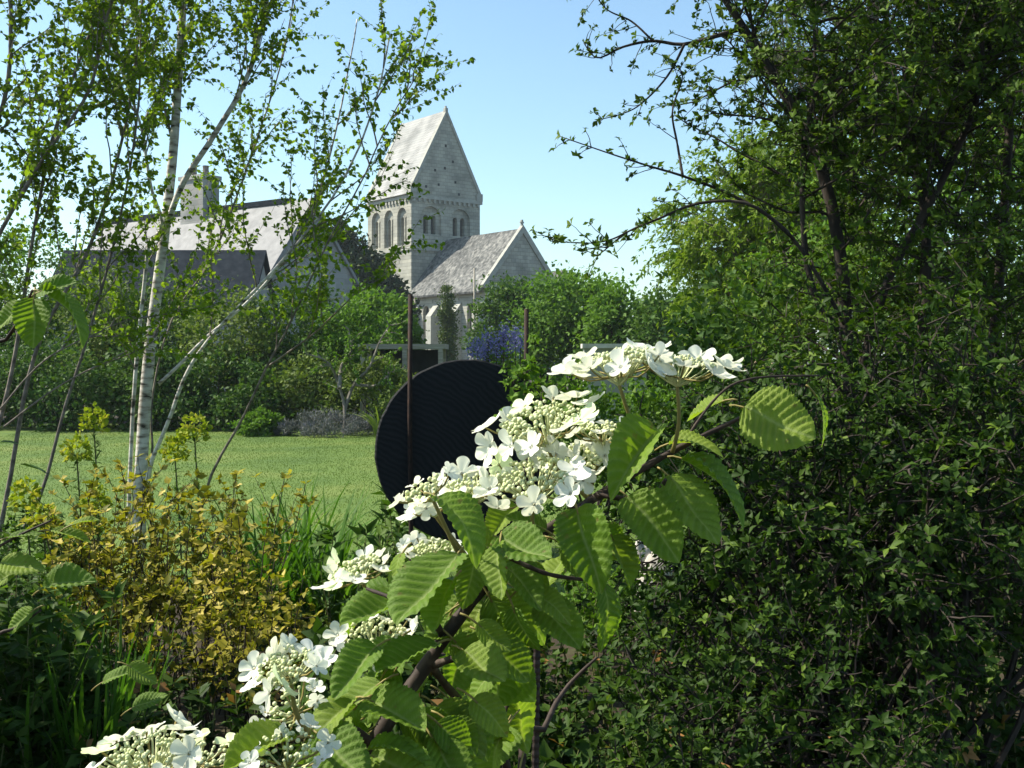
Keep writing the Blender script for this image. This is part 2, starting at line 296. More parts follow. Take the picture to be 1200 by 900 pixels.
# ------------------------------------------------------------------ church
def local_frame(origin, theta):
    o = np.asarray(origin, float); c, s = math.cos(theta), math.sin(theta)
    u = np.array([c, s, 0]); d = np.array([s, -c, 0])                  # u: along the gable wall, d: out of the gable wall
    return lambda V: o + V[:, :1] * u + V[:, 1:2] * d + V[:, 2:] * np.array([0, 0, 1.0])
th = math.radians(38)
CO = np.array([(482 - 600) / F * 100, 100, 0]); LF = local_frame(CO, th)
W_, EV, AP = 7.75, 16.9, 24.3
church = thing('church', 'pale stone church with steep saddleback tower and lichened chancel roof', 'church', CO)
def arch_poly(cx, z0, z1, hw, k=8):
    a = np.linspace(0, np.pi, k); return [(cx - hw, z0)] + [(cx + hw, z0)] + [(cx + hw * math.cos(t), z1 - hw + hw * math.sin(t)) for t in a][0:] if False else \
        [(cx - hw, z0), (cx + hw, z0)] + [(cx + hw * math.cos(t), z1 - hw + hw * math.sin(t)) for t in a]
def cut(solid, cutter):
    a = bpy.data.objects.new('a', solid.mesh('a')); b = bpy.data.objects.new('b', cutter.mesh('b')); C.objects.link(a); C.objects.link(b)
    m = a.modifiers.new('x', 'BOOLEAN'); m.object = b; m.operation = 'DIFFERENCE'; m.solver = 'EXACT'; m.use_self = True
    dg = bpy.context.evaluated_depsgraph_get(); dg.update(); ev = a.evaluated_get(dg); me = ev.to_mesh()
    V = np.empty(len(me.vertices) * 3); me.vertices.foreach_get('co', V); polys = [list(p.vertices) for p in me.polygons]
    ev.to_mesh_clear(); bpy.data.objects.remove(a); bpy.data.objects.remove(b)
    out = MB(); byk = {}
    for p in polys: byk.setdefault(len(p), []).append(p)
    out.add(V.reshape(-1, 3), [np.array(v) for v in byk.values()]); return out
# tower: local x = u (0..W_), local y = d (0 at the gable wall, -W_ at the back)
tw = MB(); prism(tw, [(0, 0), (W_, 0), (W_, EV), (W_ / 2, AP), (0, EV)], -W_, 0, 1)
ct = MB(); wins = []
for cx in (2.15, 5.45):
    prism(ct, arch_poly(cx, 12.9, 15.55, 1.15, 12), -0.25, 0.4, 1)
    for s in (-0.42, 0.42):
        prism(ct, arch_poly(cx + s, 13.0, 14.75, 0.27), -0.9, 0.1, 1); wins.append((cx + s, 13.0, 14.75, 0.27, 1))
for cy in (-1.6, -3.9, -6.2):
    prism(ct, arch_poly(cy, 11.9, 15.4, 0.8, 12), -0.4, 0.3, 0)
    for s in (-0.35, 0.35):
        prism(ct, arch_poly(cy + s, 12.0, 14.6, 0.25), -0.1, 1.0, 0); wins.append((cy + s, 12.0, 14.6, 0.25, 0))
tb = cut(tw, ct); tb.v = [LF(v) for v in tb.v]
mk('tower', tb, M['stone'], church)
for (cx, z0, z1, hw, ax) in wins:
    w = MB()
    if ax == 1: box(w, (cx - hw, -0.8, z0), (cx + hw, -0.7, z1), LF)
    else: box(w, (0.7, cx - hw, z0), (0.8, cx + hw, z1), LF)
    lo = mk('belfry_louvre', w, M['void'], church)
tr = MB()
for z, h, p in ((EV - .75, .3, .18), (11.4, .25, .14), (6.6, .25, .12)):
    box(tr, (-p, -W_ - p, z), (W_ + p, p, z + h), LF)
mk('string_course', tr, M['stone_trim'], church)
cb = MB()
for i in range(14):
    x = 0.25 + i * (W_ - .5) / 13
    box(cb, (x - .12, 0, EV - 1.05), (x + .12, .16, EV - .753), LF); box(cb, (-.16, -x - .12, EV - 1.05), (0, -x + .12, EV - .753), LF)
mk('corbel_table', cb, M['stone_trim'], church, kind='stuff')
for x in (-.2, W_ - .45):
    pp = MB(); box(pp, (x, -.9, EV - .45), (x + .65, .2, EV + .25), LF)
    mk('kneeler', pp, M['stone_trim'], church)
hs = MB()
sl_ = math.hypot(W_ / 2, AP - EV); nx_, nz_ = (AP - EV) / sl_, (W_ / 2) / sl_
for side in (0, 1):
    p = MB(); e = lambda x: x if side == 0 else W_ - x
    t0, t1 = .004, .16
    poly = [(e(-.25 - nx_ * t0), EV - .45), (e(W_ / 2), AP + t0 / nz_ * 1), (e(W_ / 2), AP + t1 / nz_), (e(-.25 - nx_ * t1), EV - .45 + .05)]
    prism(p, poly, -W_ + .3, -.34, 1, LF); mk('tower_roof', p, M['roof_stone'], church)
    for y0, y1 in ((-.34, .1), (-W_ - .1, -W_ + .3)):
        poly = [(e(.05), EV - .1), (e(W_ / 2), AP - .05), (e(W_ / 2), AP + .42), (e(-.16), EV + .15)]
        prism(hs, poly, y0, y1 - .002 * side, 1, LF)
mk('gable_coping', hs, M['stone_trim'], church)
fn = MB(); box(fn, (W_/2 - .15, -.3, AP + .2), (W_/2 + .15, .05, AP + .55), LF); box(fn, (W_/2 - .08, -.2, AP + .55), (W_/2 + .08, -.05, AP + .75), LF)
mk('finial', fn, M['stone_trim'], church)
pk = MB()
for x, z in ((3.0, 17.6), (4.9, 18.0), (3.7, 19.2), (4.6, 19.9), (2.6, 18.9), (3.8, 21.3), (5.3, 16.9), (1.6, 17.3)):
    box(pk, (x - .11, 0.002, z - .11), (x + .11, .012, z + .13), LF)  # dark blocks on the wall face stand in for shade inside holes
mk('putlog_shade', pk, M['void'], church, kind='stuff')
# chancel: from the tower's gable wall outwards (local y 0..11.4)
CL, CE, CR = 11.4, 7.5, 12.35
cw = MB(); prism(cw, [(0.15, 0), (W_ - .15, 0), (W_ - .15, CE), (W_ / 2, CR - .25), (.15, CE)], 0.003, CL, 1)
cc = MB(); cwin = []
for y in (2.2, 5.6, 9.0): prism(cc, arch_poly(y, 3.2, 6.2, .5), 0, .6, 0); cwin.append(y)
prism(cc, arch_poly(W_ / 2, 3.5, 8.2, .8, 12), CL - .5, CL + .3, 1)
cwm = cut(cw, cc); cwm.v = [LF(v) for v in cwm.v]; mk('chancel_wall', cwm, M['stone'], church)
for y in cwin:
    w = MB(); box(w, (.5, y - .5, 3.2), (.56, y + .5, 6.2), LF); mk('chancel_window', w, M['void'], church)
w = MB(); box(w, (W_/2 - .8, CL - .45, 3.5), (W_/2 + .8, CL - .4, 8.2), LF); mk('east_window', w, M['void'], church)
sl2 = math.hypot(W_ / 2, CR - CE); a2 = (CR - CE) / (W_ / 2)
for side in (0, 1):
    p = MB(); e = lambda x: x if side == 0 else W_ - x
    prism(p, [(e(-.45), CE - .45 * a2), (e(W_/2), CR), (e(W_/2), CR + .22), (e(-.5), CE - .45 * a2 + .16)], .004, CL - .3, 1, LF)
    mk('chancel_roof', p, M['roof_lichen'], church)
cp = MB()
for side in (0, 1):
    e = lambda x: x if side == 0 else W_ - x
    prism(cp, [(e(-.1), CE - .2), (e(W_/2), CR - .2), (e(W_/2), CR + .5), (e(-.4), CE + .1)], CL - .3, CL + .12 - .002 * side, 1, LF)
mk('chancel_coping', cp, M['stone_trim'], church)
cr = MB(); box(cr, (W_/2 - .09, CL - .2, CR + .4), (W_/2 + .09, CL - .02, CR + .95), LF); box(cr, (W_/2 - .2, CL - .18, CR + .66), (W_/2 + .2, CL - .04, CR + .78), LF)
mk('cross_finial', cr, M['stone_trim'], church)
for y in (.7, 3.9, 7.3, 10.8):
    b = MB(); prism(b, [(y - .4, 0), (y + .4, 0), (y + .4, 5.2), (y - .4, 5.2)], -.75, .14, 0, LF)
    prism(b, [(-.75, 5.2), (.14, 5.2), (.14, 6.3)], y - .4, y + .4, 1, LF); mk('buttress', b, M['stone_trim'], church)
v = MB(); prism(v, [(W_ + .0, 0), (W_ + 3.2, 0), (W_ + 3.2, 7), (W_ + 1.6, 9.1), (W_ + .0, 7.6)], 5.5, 10.5, 1, LF); mk('vestry_wall', v, M['stone'], church)
for side in (0, 1):
    p = MB(); cx = W_ + 1.6; sg = -1 if side == 0 else 1
    prism(p, [(cx + sg * 1.9, 6.75), (cx, 9.12), (cx, 9.35), (cx + sg * 2.0, 6.9)], 5.3, 10.7, 1, LF); mk('vestry_roof', p, M['roof_lichen'], church)

# ------------------------------------------------------------------ house and slate-roofed outbuilding
HO = np.array([(365 - 600) / F * 50, 50, 0]); HF = local_frame(HO, math.radians(55))
house = thing('stone_house', 'grey stone house with pale slate roof and tall gable behind the birch', 'house', HO)
HA, HRX, HRZ, HLX, HLZ, HLEN = 8.55, 2.7, 5.3, -3.5, 3.9, 15
hb = MB(); prism(hb, [(HLX, 0), (HRX, 0), (HRX, HRZ), (0, HA), (HLX, HLZ)], -HLEN, 0, 1)
hc = MB(); prism(hc, arch_poly(-.5, 3.0, 4.4, .45), -.3, .3, 1); prism(hc, [(.6, 1), (1.7, 1), (1.7, 2.4), (.6, 2.4)], -.3, .3, 1)
hm = cut(hb, hc); hm.v = [HF(x) for x in hm.v]; mk('wall', hm, M['house_stone'], house)
for lo, hi in (((-.95, -.28, 3.0), (-.05, -.24, 4.4)), ((.6, -.28, 1), (1.7, -.24, 2.4))):
    w = MB(); box(w, lo, hi, HF); mk('window', w, M['void'], house)
for pts in ([(HLX - .3, HLZ - .39), (0, HA), (0, HA + .25), (HLX - .35, HLZ - .25)], [(HRX + .25, HRZ - .3), (0, HA), (0, HA + .25), (HRX + .3, HRZ - .15)]):
    p = MB(); prism(p, pts, -HLEN - .2, .15 if pts[0][0] < 0 else .148, 1, HF); mk('roof', p, M['house_roof'], house)
rt = MB(); box(rt, (-.18, -HLEN - .2, HA + .12), (.18, -1.5, HA + .36), HF); mk('ridge_tile', rt, M['slate'], house)
ch = MB(); box(ch, (-.5, -8.6, 6.6), (.5, -6.9, 10.3), HF); box(ch, (-.58, -8.7, 10.3), (.58, -6.8, 10.5), HF); cho = mk('chimney', ch, M['house_stone'], house)
for y in (-8.2, -7.3):
    p = MB(); c = HF(np.array([[0, y, 10.5]]))[0]; tube(p, [c, c + [0, 0, .35], c + [0, 0, .5]], [.17, .14, .16], 10); mk('chimney_pot', p, M['grey_bark'], cho)
WO = np.array([-13.8, 44.5, 0]); wing = thing('outbuilding', 'low building with dark blue slate roof in front of the stone house', 'building', WO)
wb = MB(); prism(wb, [(43.2, 0), (48, 0), (48, 3.4), (45.6, 5.8), (43.2, 3.4)], -18.3, -10.4, 0); mk('wall', wb, M['house_stone'], wing)
for sg in (-1, 1):
    p = MB(); prism(p, [(45.6 + sg * 2.7, 3.1), (45.6, 5.82), (45.6, 6.0), (45.6 + sg * 2.75, 3.24)], -18.6, -10.2, 0); mk('roof', p, M['slate'], wing)

# ------------------------------------------------------------------ foliage builders
def cloud(mb, T, balls, ncl, nleaf, size, clr=0.25, droop=0.0, shell=0.6, zmin=0.02, aspect=None):
    """leaf clumps spread through ellipsoids; returns clump centres"""
    cen = []
    vol = np.array([b[1][0] * b[1][1] * b[1][2] for b in balls]) ** 0.67; vol /= vol.sum()
    for (c, r), f in zip(balls, vol):
        c = np.asarray(c, float); r = np.asarray(r, float); k = max(3, int(ncl * f)); D = rdir(k)
        rad = (shell + (1 - shell) * rng.uniform(0, 1, k)) * rng.uniform(.82, 1.12, k)
        q = c + D * r * rad[:, None]; q = q[q[:, 2] > zmin]; cen.append(q)
        m = len(q); cid = np.repeat(np.arange(m), nleaf); n = len(cid)
        cs = rng.uniform(.6, 1.25, m)
        P = q[cid] + rng.normal(size=(n, 3)) * (r.mean() * clr * cs[cid])[:, None] * np.array([1, 1, .75])
        ok = P[:, 2] > zmin; P = P[ok]; cid = cid[ok]; n = len(P)
        out = nrm((P - c) / r); Dl = nrm(out * .5 + rng.normal(size=(n, 3)) * .6 + np.array([0, 0, .15 - droop]))
        U = nrm(out * .6 + rng.normal(size=(n, 3)) * .5 + np.array([0, 0, .6]))
        tone = rng.uniform(.1, .9, m)
        scatter(mb, T, P, frames(Dl, U), size * rng.uniform(.6, 1.35, n), np.clip(tone[cid] * .5 + rng.uniform(0, .55, n), 0, 1))
    return np.concatenate(cen)
def stems(mb, base, cen, n, r0, wob=.12):
    for i in rng.choice(len(cen), min(n, len(cen)), replace=False):
        e = cen[i]; b = np.asarray(base) + np.append(rng.normal(0, r0 * 2.5, 2), 0); m = (b + e) / 2 + rng.normal(0, wob, 3) * np.linalg.norm(e - b) * .6
        tube(mb, smooth_path([b, m, e], 7), np.linspace(r0, r0 * .25, 7), 5)
def bush(name, label, cat, balls, ncl, nleaf, size, mat, T=None, group=None, wood='bark', r0=.03, nst=8, clr=.25, droop=0, shell=.55, parts=('foliage', 'stem')):
    c0 = np.asarray(balls[0][0], float); base = np.array([c0[0], c0[1], 0])
    t = thing(name, label, cat, base, group); mb = MB()
    cen = cloud(mb, T or FAR_L, balls, ncl, nleaf, size, clr, droop, shell); mk(parts[0], mb, M[mat], t, kind='stuff')
    wd = MB(); stems(wd, base, cen, nst, r0); mk(parts[1], wd, M[wood], t, kind='stuff' if parts[1] == 'stem' else None)
    return t
def grow(p, d, L, n, wob, trop):
    P = [np.array(p, float)]; d = nrm(d)
    for i in range(n):
        d = nrm(d + rng.normal(0, wob, 3) + np.array([0, 0, trop])); P.append(P[-1] + d * L / n)
    return np.array(P)
def sub_branches(path, n, L, ang, lo=.1, hi=1.0, wob=.15, trop=0.0, seg=6, bias=None):
    out = []
    for k in range(n):
        u = rng.uniform(lo, hi) * (len(path) - 1); i = min(int(u), len(path) - 2); f = u - i
        p = path[i] * (1 - f) + path[i + 1] * f; t = nrm(path[i + 1] - path[i])
        q = nrm(np.cross(t, rng.normal(size=3))); a = ang * rng.uniform(.6, 1.4)
        d = t * math.cos(a) + q * math.sin(a)
        if bias is not None: d = d + bias
        out.append(grow(p, d, L * rng.uniform(.5, 1.25) * (1.1 - .5 * u / (len(path) - 1)), seg, wob, trop))
    return out
def hang_leaves(mb, T, paths, step, size, spread=.9, down=.3, jit=.01):
    P, D = [], []
    for p in paths:
        seg = np.linalg.norm(np.diff(p, axis=0), axis=1); Lp = seg.sum(); n = max(1, int(Lp / step)); s = np.concatenate([[0], np.cumsum(seg)])
        q = rng.uniform(.12, 1.0, n) * Lp
        X = np.stack([np.interp(q, s, p[:, k]) for k in range(3)], -1); P.append(X)
        t = nrm(p[-1] - p[0]); D.append(np.tile(t, (n, 1)))
    P = np.concatenate(P); D = np.concatenate(D); n = len(P)
    D = nrm(D * .6 + rng.normal(size=(n, 3)) * spread + np.array([0, 0, -down])); U = nrm(rng.normal(size=(n, 3)) * .7 + np.array([0, 0, .8]))
    scatter(mb, T, P + rng.normal(0, jit, (n, 3)), frames(D, U), size * rng.uniform(.55, 1.3, n), rng.beta(2, 2, n))
def rosettes(mb, T, paths, step, size, k=4):
    P, D = [], []
    for p in paths:
        seg = np.linalg.norm(np.diff(p, axis=0), axis=1); Lp = seg.sum(); n = max(2, int(Lp / step)); s = np.concatenate([[0], np.cumsum(seg)])
        q = np.append(rng.uniform(.1, 1.0, n - 1) * Lp, Lp)
        P.append(np.stack([np.interp(q, s, p[:, j]) for j in range(3)], -1)); D.append(np.tile(nrm(p[-1] - p[0]), (n, 1)))
    D0 = P; P = np.concatenate(P); D = np.concatenate(D); n = len(P)
    ax = nrm(D * .5 + rng.normal(size=(n, 3)) * .45 + np.array([0, -.15, .5]))
    tone = rng.beta(2, 2.5, n); tone[np.cumsum([len(x) for x in D0]) - 1] += .3
    P2 = np.repeat(P, k, 0); A2 = np.repeat(ax, k, 0); m = len(P2)
    q = nrm(np.cross(A2, rng.normal(size=(m, 3)))); Dl = nrm(A2 * rng.uniform(.2, .9, m)[:, None] + q)
    scatter(mb, T, P2, frames(Dl, A2), np.repeat(size * rng.uniform(.6, 1.25, n), k) * rng.uniform(.7, 1.2, m), np.clip(np.repeat(tone, k) * .8 + rng.uniform(0, .25, m), 0, 1))

# ------------------------------------------------------------------ far trees and shrubs
def ctr(px, py, Y, rx, rz, ry=None):
    c = at(px, py, Y); k = Y / F; return (c, (rx * k, (ry or rx) * k, rz * k))
bush('cedar_tree', 'dark evergreen conifer between the stone house and the church tower', 'tree',
     [ctr(418, 312, 72, 34, 34), ctr(396, 288, 72, 20, 22), ctr(448, 356, 72, 38, 34)], 110, 260, .34, 'conifer', nst=14, r0=.25, clr=.17, droop=.1, parts=('crown', 'trunk'), shell=.4)
for px, py, rx, rz, Y, mat, lab in (
    (602, 376, 44, 44, 40, 'bush_deep', 'dark green rounded tree in front of the chancel gable'),
    (675, 368, 66, 52, 36, 'bush_mid', 'broad light green tree right of the chancel'),
    (740, 385, 58, 46, 33, 'bush_mid', 'low light green tree between the broad tree and the willow'),
    (800, 395, 60, 55, 31, 'bush_deep', 'dark green tree at the foot of the willow'),
    (440, 380, 45, 38, 34, 'bush_mid', 'small bright green tree in front of the dark conifer')):
    bush('garden_tree', lab, 'tree', [ctr(px, py, Y, rx, rz), ctr(px - rx * .4, py + rz * .7, Y, rx * .7, rz * .8), ctr(px + rx * .45, py + rz * .6, Y - .6, rx * .7, rz * .8)],
         120, 150, .15, mat, nst=12, r0=.07, clr=.2, parts=('crown', 'trunk'))
# top sprays of the broad tree
bush('cypress_tree', 'slim columnar cypress in front of the chancel wall', 'tree', [(at(525, 372, 60), (.32, .32, 2.2)), (at(525, 410, 60), (.36, .36, 1.8))], 60, 120, .13, 'cypress', nst=1, r0=.06, clr=.2, droop=-.6, shell=.2, parts=('crown', 'trunk'))
pl_ = MB(); b = at(556, 420, 58); tube(pl_, [(b[0], b[1], 0), (b[0], b[1], 3), at(556, 314, 58)], [.07, .06, .05], 8)
tag(mk('utility_pole', pl_, M['wood_grey'], origin=(b[0], b[1], 0), smooth=True), 'thin pale pole standing before the chancel wall', 'pole')

# shrub border behind the lawn
hed = [(-60, 365, 70, 70, 27, 'bush_olive', 'olive shrub beside the tall light green border shrub'), (-50, 450, 80, 45, 24, 'bush_deep', 'dark low shrub where the border meets the bed'),
       (30, 350, 60, 75, 27, 'bush_mid', 'tall light green shrub at the far end of the border'),
       (110, 372, 60, 62, 26, 'bush_olive', 'olive green shrub behind the birch trunk'),
       (190, 388, 60, 62, 26.5, 'bush_deep', 'deep green shrub beneath the slate roof'),
       (265, 395, 60, 60, 25, 'bush_olive', 'grey green shrub before the house gable'),
       (340, 395, 58, 62, 26, 'bush_deep', 'dark green shrub at the foot of the house gable'),
       (405, 405, 42, 48, 25.5, 'bush_mid', 'leafy green shrub beside the timber shelter'),
       (70, 440, 70, 50, 23.5, 'bush_deep', 'dark low shrub under the light green border shrub'),
       (170, 450, 65, 42, 23.5, 'bush_deep', 'dark low shrub under the olive border shrub'),
       (270, 455, 65, 40, 23.5, 'bush_deep', 'dark low shrub behind the round green bush'),
       (365, 455, 60, 40, 24, 'bush_olive', 'olive low shrub behind the lavender mound')]
for px, py, rx, rz, Y, mat, lab in hed:
    bush('border_shrub', lab, 'shrub', [ctr(px, py, Y, rx, rz), ctr(px + rx * .3, py + rz * .7, Y - .3, rx * .9, rz * .8)], 75, 110, .1, mat, nst=10, r0=.03, clr=.2)
bush('lavender_mound', 'low grey blue lavender mound at the edge of the lawn', 'shrub', [ctr(385, 503, 21.3, 52, 20), ctr(350, 508, 21.2, 26, 14), ctr(425, 506, 21.4, 26, 16)], 90, 150, .07, 'grey_bush', SLIM_L, nst=6, r0=.01, clr=.13, droop=-.5)
bush('round_bush', 'small rounded bright green bush on the lawn edge', 'shrub', [ctr(303, 499, 21.3, 27, 15)], 60, 120, .06, 'bush_mid', nst=5, r0=.01, clr=.14)
bush('silver_bush', 'pale grey green bush in front of the timber shelter', 'shrub', [ctr(440, 440, 22.5, 40, 24), ctr(475, 470, 22, 44, 30), ctr(420, 425, 22.6, 16, 18)], 70, 110, .07, 'bush_olive', nst=6, r0=.015, clr=.16)

def blades(mb, base, n, L, w, lean=.6, spread=.1, seg=6, r=(0, 1), up=1.0):
    for i in range(n):
        az = rng.uniform(0, 2 * np.pi); d = np.array([math.cos(az), math.sin(az), 0]); l = L * rng.uniform(.6, 1.15); ln = lean * rng.uniform(.4, 1.5)
        t = np.linspace(0, 1, seg); b = np.asarray(base) + d * rng.uniform(0, spread) + np.append(rng.normal(0, spread * .5, 2), 0)
        cen = b + np.outer(t * l * .4 * ln + t ** 2.2 * l * .5 * ln, d) + np.outer(up * l * (t - .42 * min(ln, 1.6) * t ** 2.6), [0, 0, 1])
        s = np.cross(d, [0, 0, 1]) + rng.normal(0, .25, 3); wv = w * np.minimum(1, .55 + t * 1.5) * (1 - t ** 2.5) + .0005
        V = np.concatenate([cen - s * wv[:, None] / 2, cen + s * wv[:, None] / 2]); k = np.arange(seg - 1)
        mb.add(V, np.stack([k, k + 1, k + 1 + seg, k + seg], -1), rng.uniform(*r))
t = thing('yucca', 'spiky pale bladed yucca between the lavender and the dark disc', 'plant', at(445, 512, 20.5) * [1, 1, 0]); mb = MB()
blades(mb, at(445, 512, 20.5) * [1, 1, 0] + [0, 0, .02], 46, .75, .05, 1.1, .06); mk('leaf_rosette', mb, M['bush_olive'], t, kind='stuff')
# bare gnarled tree
base = at(405, 530, 21.8); base[2] = 0
t = thing('gnarled_tree', 'small twisted nearly bare tree behind the lavender mound', 'tree', base); wd = MB(); lf = MB()
sp = []
for pts in ([(402, 520), (404, 480), (398, 455), (385, 425), (360, 415)], [(404, 480), (415, 450), (432, 432), (445, 400), (458, 380)], [(398, 455), (400, 430), (412, 410), (408, 385)], [(415, 450), (440, 452), (455, 440)]):
    p = smooth_path([at(x, y, 21.8 + rng.uniform(-.2, .2)) for x, y in pts], 12); tube(wd, p, np.linspace(.045, .012, 12), 6); sp += sub_branches(p, 12, .7, .9, .3)
for p in sp: tube(wd, p, np.linspace(.015, .004, len(p)), 4)
hang_leaves(lf, FAR_L, sp, .012, .07); mk('trunk', wd, M['grey_bark'], t); mk('crown', lf, M['bush_mid'], t, kind='stuff')

# timber shelter (pale top slab, dark below)
sb = at(468, 420, 23.5) * [1, 1, 0]; t = thing('timber_shelter', 'low open timber shelter with pale top boards and dark inside', 'shelter', sb)
zt = at(0, 409, 23.5)[2]
for i in range(4):
    b = MB(); y = 23.2 + i * .32; box(b, (sb[0] - .85, y, zt), (sb[0] + 1.0, y + .3, zt + .1 + .008 * (i % 2))); mk('roof_board', b, M['wood_grey'], t)
for x in (-.75, .14, .9):
    for y in (23.25, 24.35):
        b = MB(); box(b, (sb[0] + x - .05, y - .05, 0), (sb[0] + x + .05, y + .05, zt - .004)); mk('post', b, M['wood_grey'], t)
b = MB(); box(b, (sb[0] - .82, 24.45, 0.0), (sb[0] + .97, 24.5, zt - .01)); mk('shade_panel', b, M['slate'], t)  # near-black panel: the shade inside the shelter put into its colour
# pale wall / picket fence
wl = MB(); c = at(720, 420, 15.0); zt2 = at(0, 403, 15)[2]
t = thing('garden_wall', 'short grey stone wall end behind the white flower heads', 'wall', (c[0], 15, 0))
box(wl, (c[0] - .42, 14.85, 0), (c[0] + .42, 15.15, zt2 - .06)); mk('wall', wl, M['house_stone'], t)
wl = MB(); box(wl, (c[0] - .45, 14.8, zt2 - .06), (c[0] + .45, 15.2, zt2)); mk('coping', wl, M['rock'], t)
fb = at(860, 420, 11.0) * [1, 1, 0]; t = thing('picket_fence', 'pale wooden picket fence behind the hedge', 'fence', fb)
for i in range(13):
    b = MB(); x = fb[0] - .55 + i * .085; z1 = 1.42 + .015 * math.sin(i * 2.3); box(b, (x - .022, 10.98, .05), (x + .022, 11.0, z1)); prism(b, [(x - .022, z1), (x + .022, z1), (x, z1 + .04)], 10.98, 11.0, 1); mk('picket', b, M['picket'], t)
for z in (1.08, .4):
    b = MB(); box(b, (fb[0] - .62, 11.003, z - .04), (fb[0] + .55, 11.04, z + .04)); mk('rail', b, M['bark'], t)

# ------------------------------------------------------------------ willow, eucalyptus
wbase = at(895, 420, 18) * [1, 1, 0]; t = thing('willow_tree', 'bright green weeping willow with feathery hanging shoots', 'tree', wbase); wd = MB(); lf = MB()
tp = smooth_path([wbase, wbase + [0, .1, 1.3], wbase + [.1, 0, 2.4]], 8); tube(wd, tp, np.linspace(.2, .12, 8), 8)
strands = []
wc = at(900, 300, 18); wr = np.array([1.7, 1.6, 2.2])
for i in range(90):
    d = rdir(1)[0]; d[2] = d[2] * .9 + .15; e = wc + nrm(d) * wr * rng.uniform(.55, .95)
    p = smooth_path([tp[-1] - [0, 0, rng.uniform(0, .8)], (tp[-1] + e) / 2 + [0, 0, .35], e], 9); tube(wd, p, np.linspace(.05, .012, 9), 5)
    for k in range(20):
        q = p[rng.integers(3, 9)]; dd = nrm(np.array([*(rng.normal(0, .8, 2)), rng.uniform(-.2, .7)]) + nrm(e - wc) * .7)
        strands.append(grow(q, dd, rng.uniform(.5, 1.15), 8, .1, -.2))
for p in strands[::2]: tube(wd, p, np.linspace(.005, .002, len(p)), 3)
hang_leaves(lf, leaf4(.2), strands, .024, .1, .5, .25, .02)
mk('trunk', wd, M['grey_bark'], t); mk('crown', lf, M['willow_leaf'], t, kind='stuff')
ebase = at(1085, 420, 20) * [1, 1, 0]; t = thing('eucalyptus_tree', 'tall grey green eucalyptus with hanging leaves above the hawthorn', 'tree', ebase); wd = MB(); lf = MB()
sh = []
for pts in ([(1085, 600), (1090, 300), (1060, 150), (1010, 60), (960, 0), (930, -60)], [(1090, 300), (1120, 150), (1100, 50), (1090, -80)], [(1120, 150), (1160, 60), (1190, -40)],
            [(1060, 150), (1000, 130), (950, 90), (900, 60)], [(1110, 250), (1170, 180), (1230, 120)], [(1010, 60), (1030, -20), (1040, -100)]):
    p = smooth_path([at(x, y, 20 + rng.uniform(-.5, .5)) for x, y in pts], 14); tube(wd, p, np.linspace(.15, .04, 14), 7)
    for s in sub_branches(p, 16, 1.5, .8, .25, trop=.03):
        tube(wd, s, np.linspace(.025, .008, len(s)), 4)
        sh += sub_branches(s, 12, .7, .9, .2, trop=-.18)
for p in sh: tube(wd, p, np.linspace(.006, .002, len(p)), 3)
hang_leaves(lf, leaf4(.12), sh, .02, .14, .45, .9, .04)
mk('trunk', wd, M['grey_bark'], t); mk('crown', lf, M['euca_leaf'], t, kind='stuff')

# ------------------------------------------------------------------ hawthorn (limbs given by hand) and the cotoneaster hedge under it
hb_ = at(1030, 420, 4.6) * [1, 1, 0]; t = thing('hawthorn_tree', 'dark limbed hawthorn with sparse small leaves reaching across the sky', 'tree', hb_); lf = MB(); tw_ = MB()
limbs = [([(1035, 1700), (1040, 1100), (1025, 800), (1005, 560), (992, 400), (985, 300), (960, 190), (905, 85), (850, 0), (800, -80)], .045, .012, 4.6, 'limb'),
         ([(1060, 1700), (1065, 900), (1078, 600), (1080, 420), (1085, 250), (1060, 120), (1075, 0), (1090, -120)], .04, .012, 4.9, 'limb'),
         ([(1120, 1700), (1135, 900), (1150, 600), (1165, 400), (1180, 200), (1190, 0), (1200, -120)], .04, .012, 5.1, 'limb'),
         ([(1000, 470), (1040, 330), (1110, 200), (1150, 90), (1140, -60)], .022, .008, 4.7, 'limb'),
         ([(992, 400), (950, 330), (940, 200), (955, 90), (950, -60)], .016, .005, 4.5, 'limb'),
         ([(990, 380), (930, 280), (870, 235), (805, 208), (762, 195), (715, 180), (657, 160)], .009, .0018, 4.4, 'limb'),
         ([(930, 280), (880, 240), (820, 238), (768, 258), (735, 272), (710, 292), (700, 300)], .008, .0015, 4.3, 'limb'),
         ([(735, 272), (715, 281), (690, 285), (645, 283)], .004, .0012, 4.25, 'limb'),
         ([(873, 32), (840, 42), (800, 52), (765, 48), (730, 55), (700, 68), (684, 50)], .011, .002, 4.6, 'limb'),
         ([(802, 52), (785, 85), (762, 112), (738, 130), (700, 141)], .006, .0015, 4.55, 'limb'),
         ([(800, 206), (794, 170), (788, 130), (800, 90), (790, 75)], .006, .002, 4.4, 'limb'),
         ([(905, 85), (890, 60), (880, 20), (870, -60)], .012, .004, 4.6, 'limb'),
         ([(765, 48), (740, 25), (710, 10), (690, -20)], .005, .002, 4.6, 'limb')]
fine, wtw = [], []
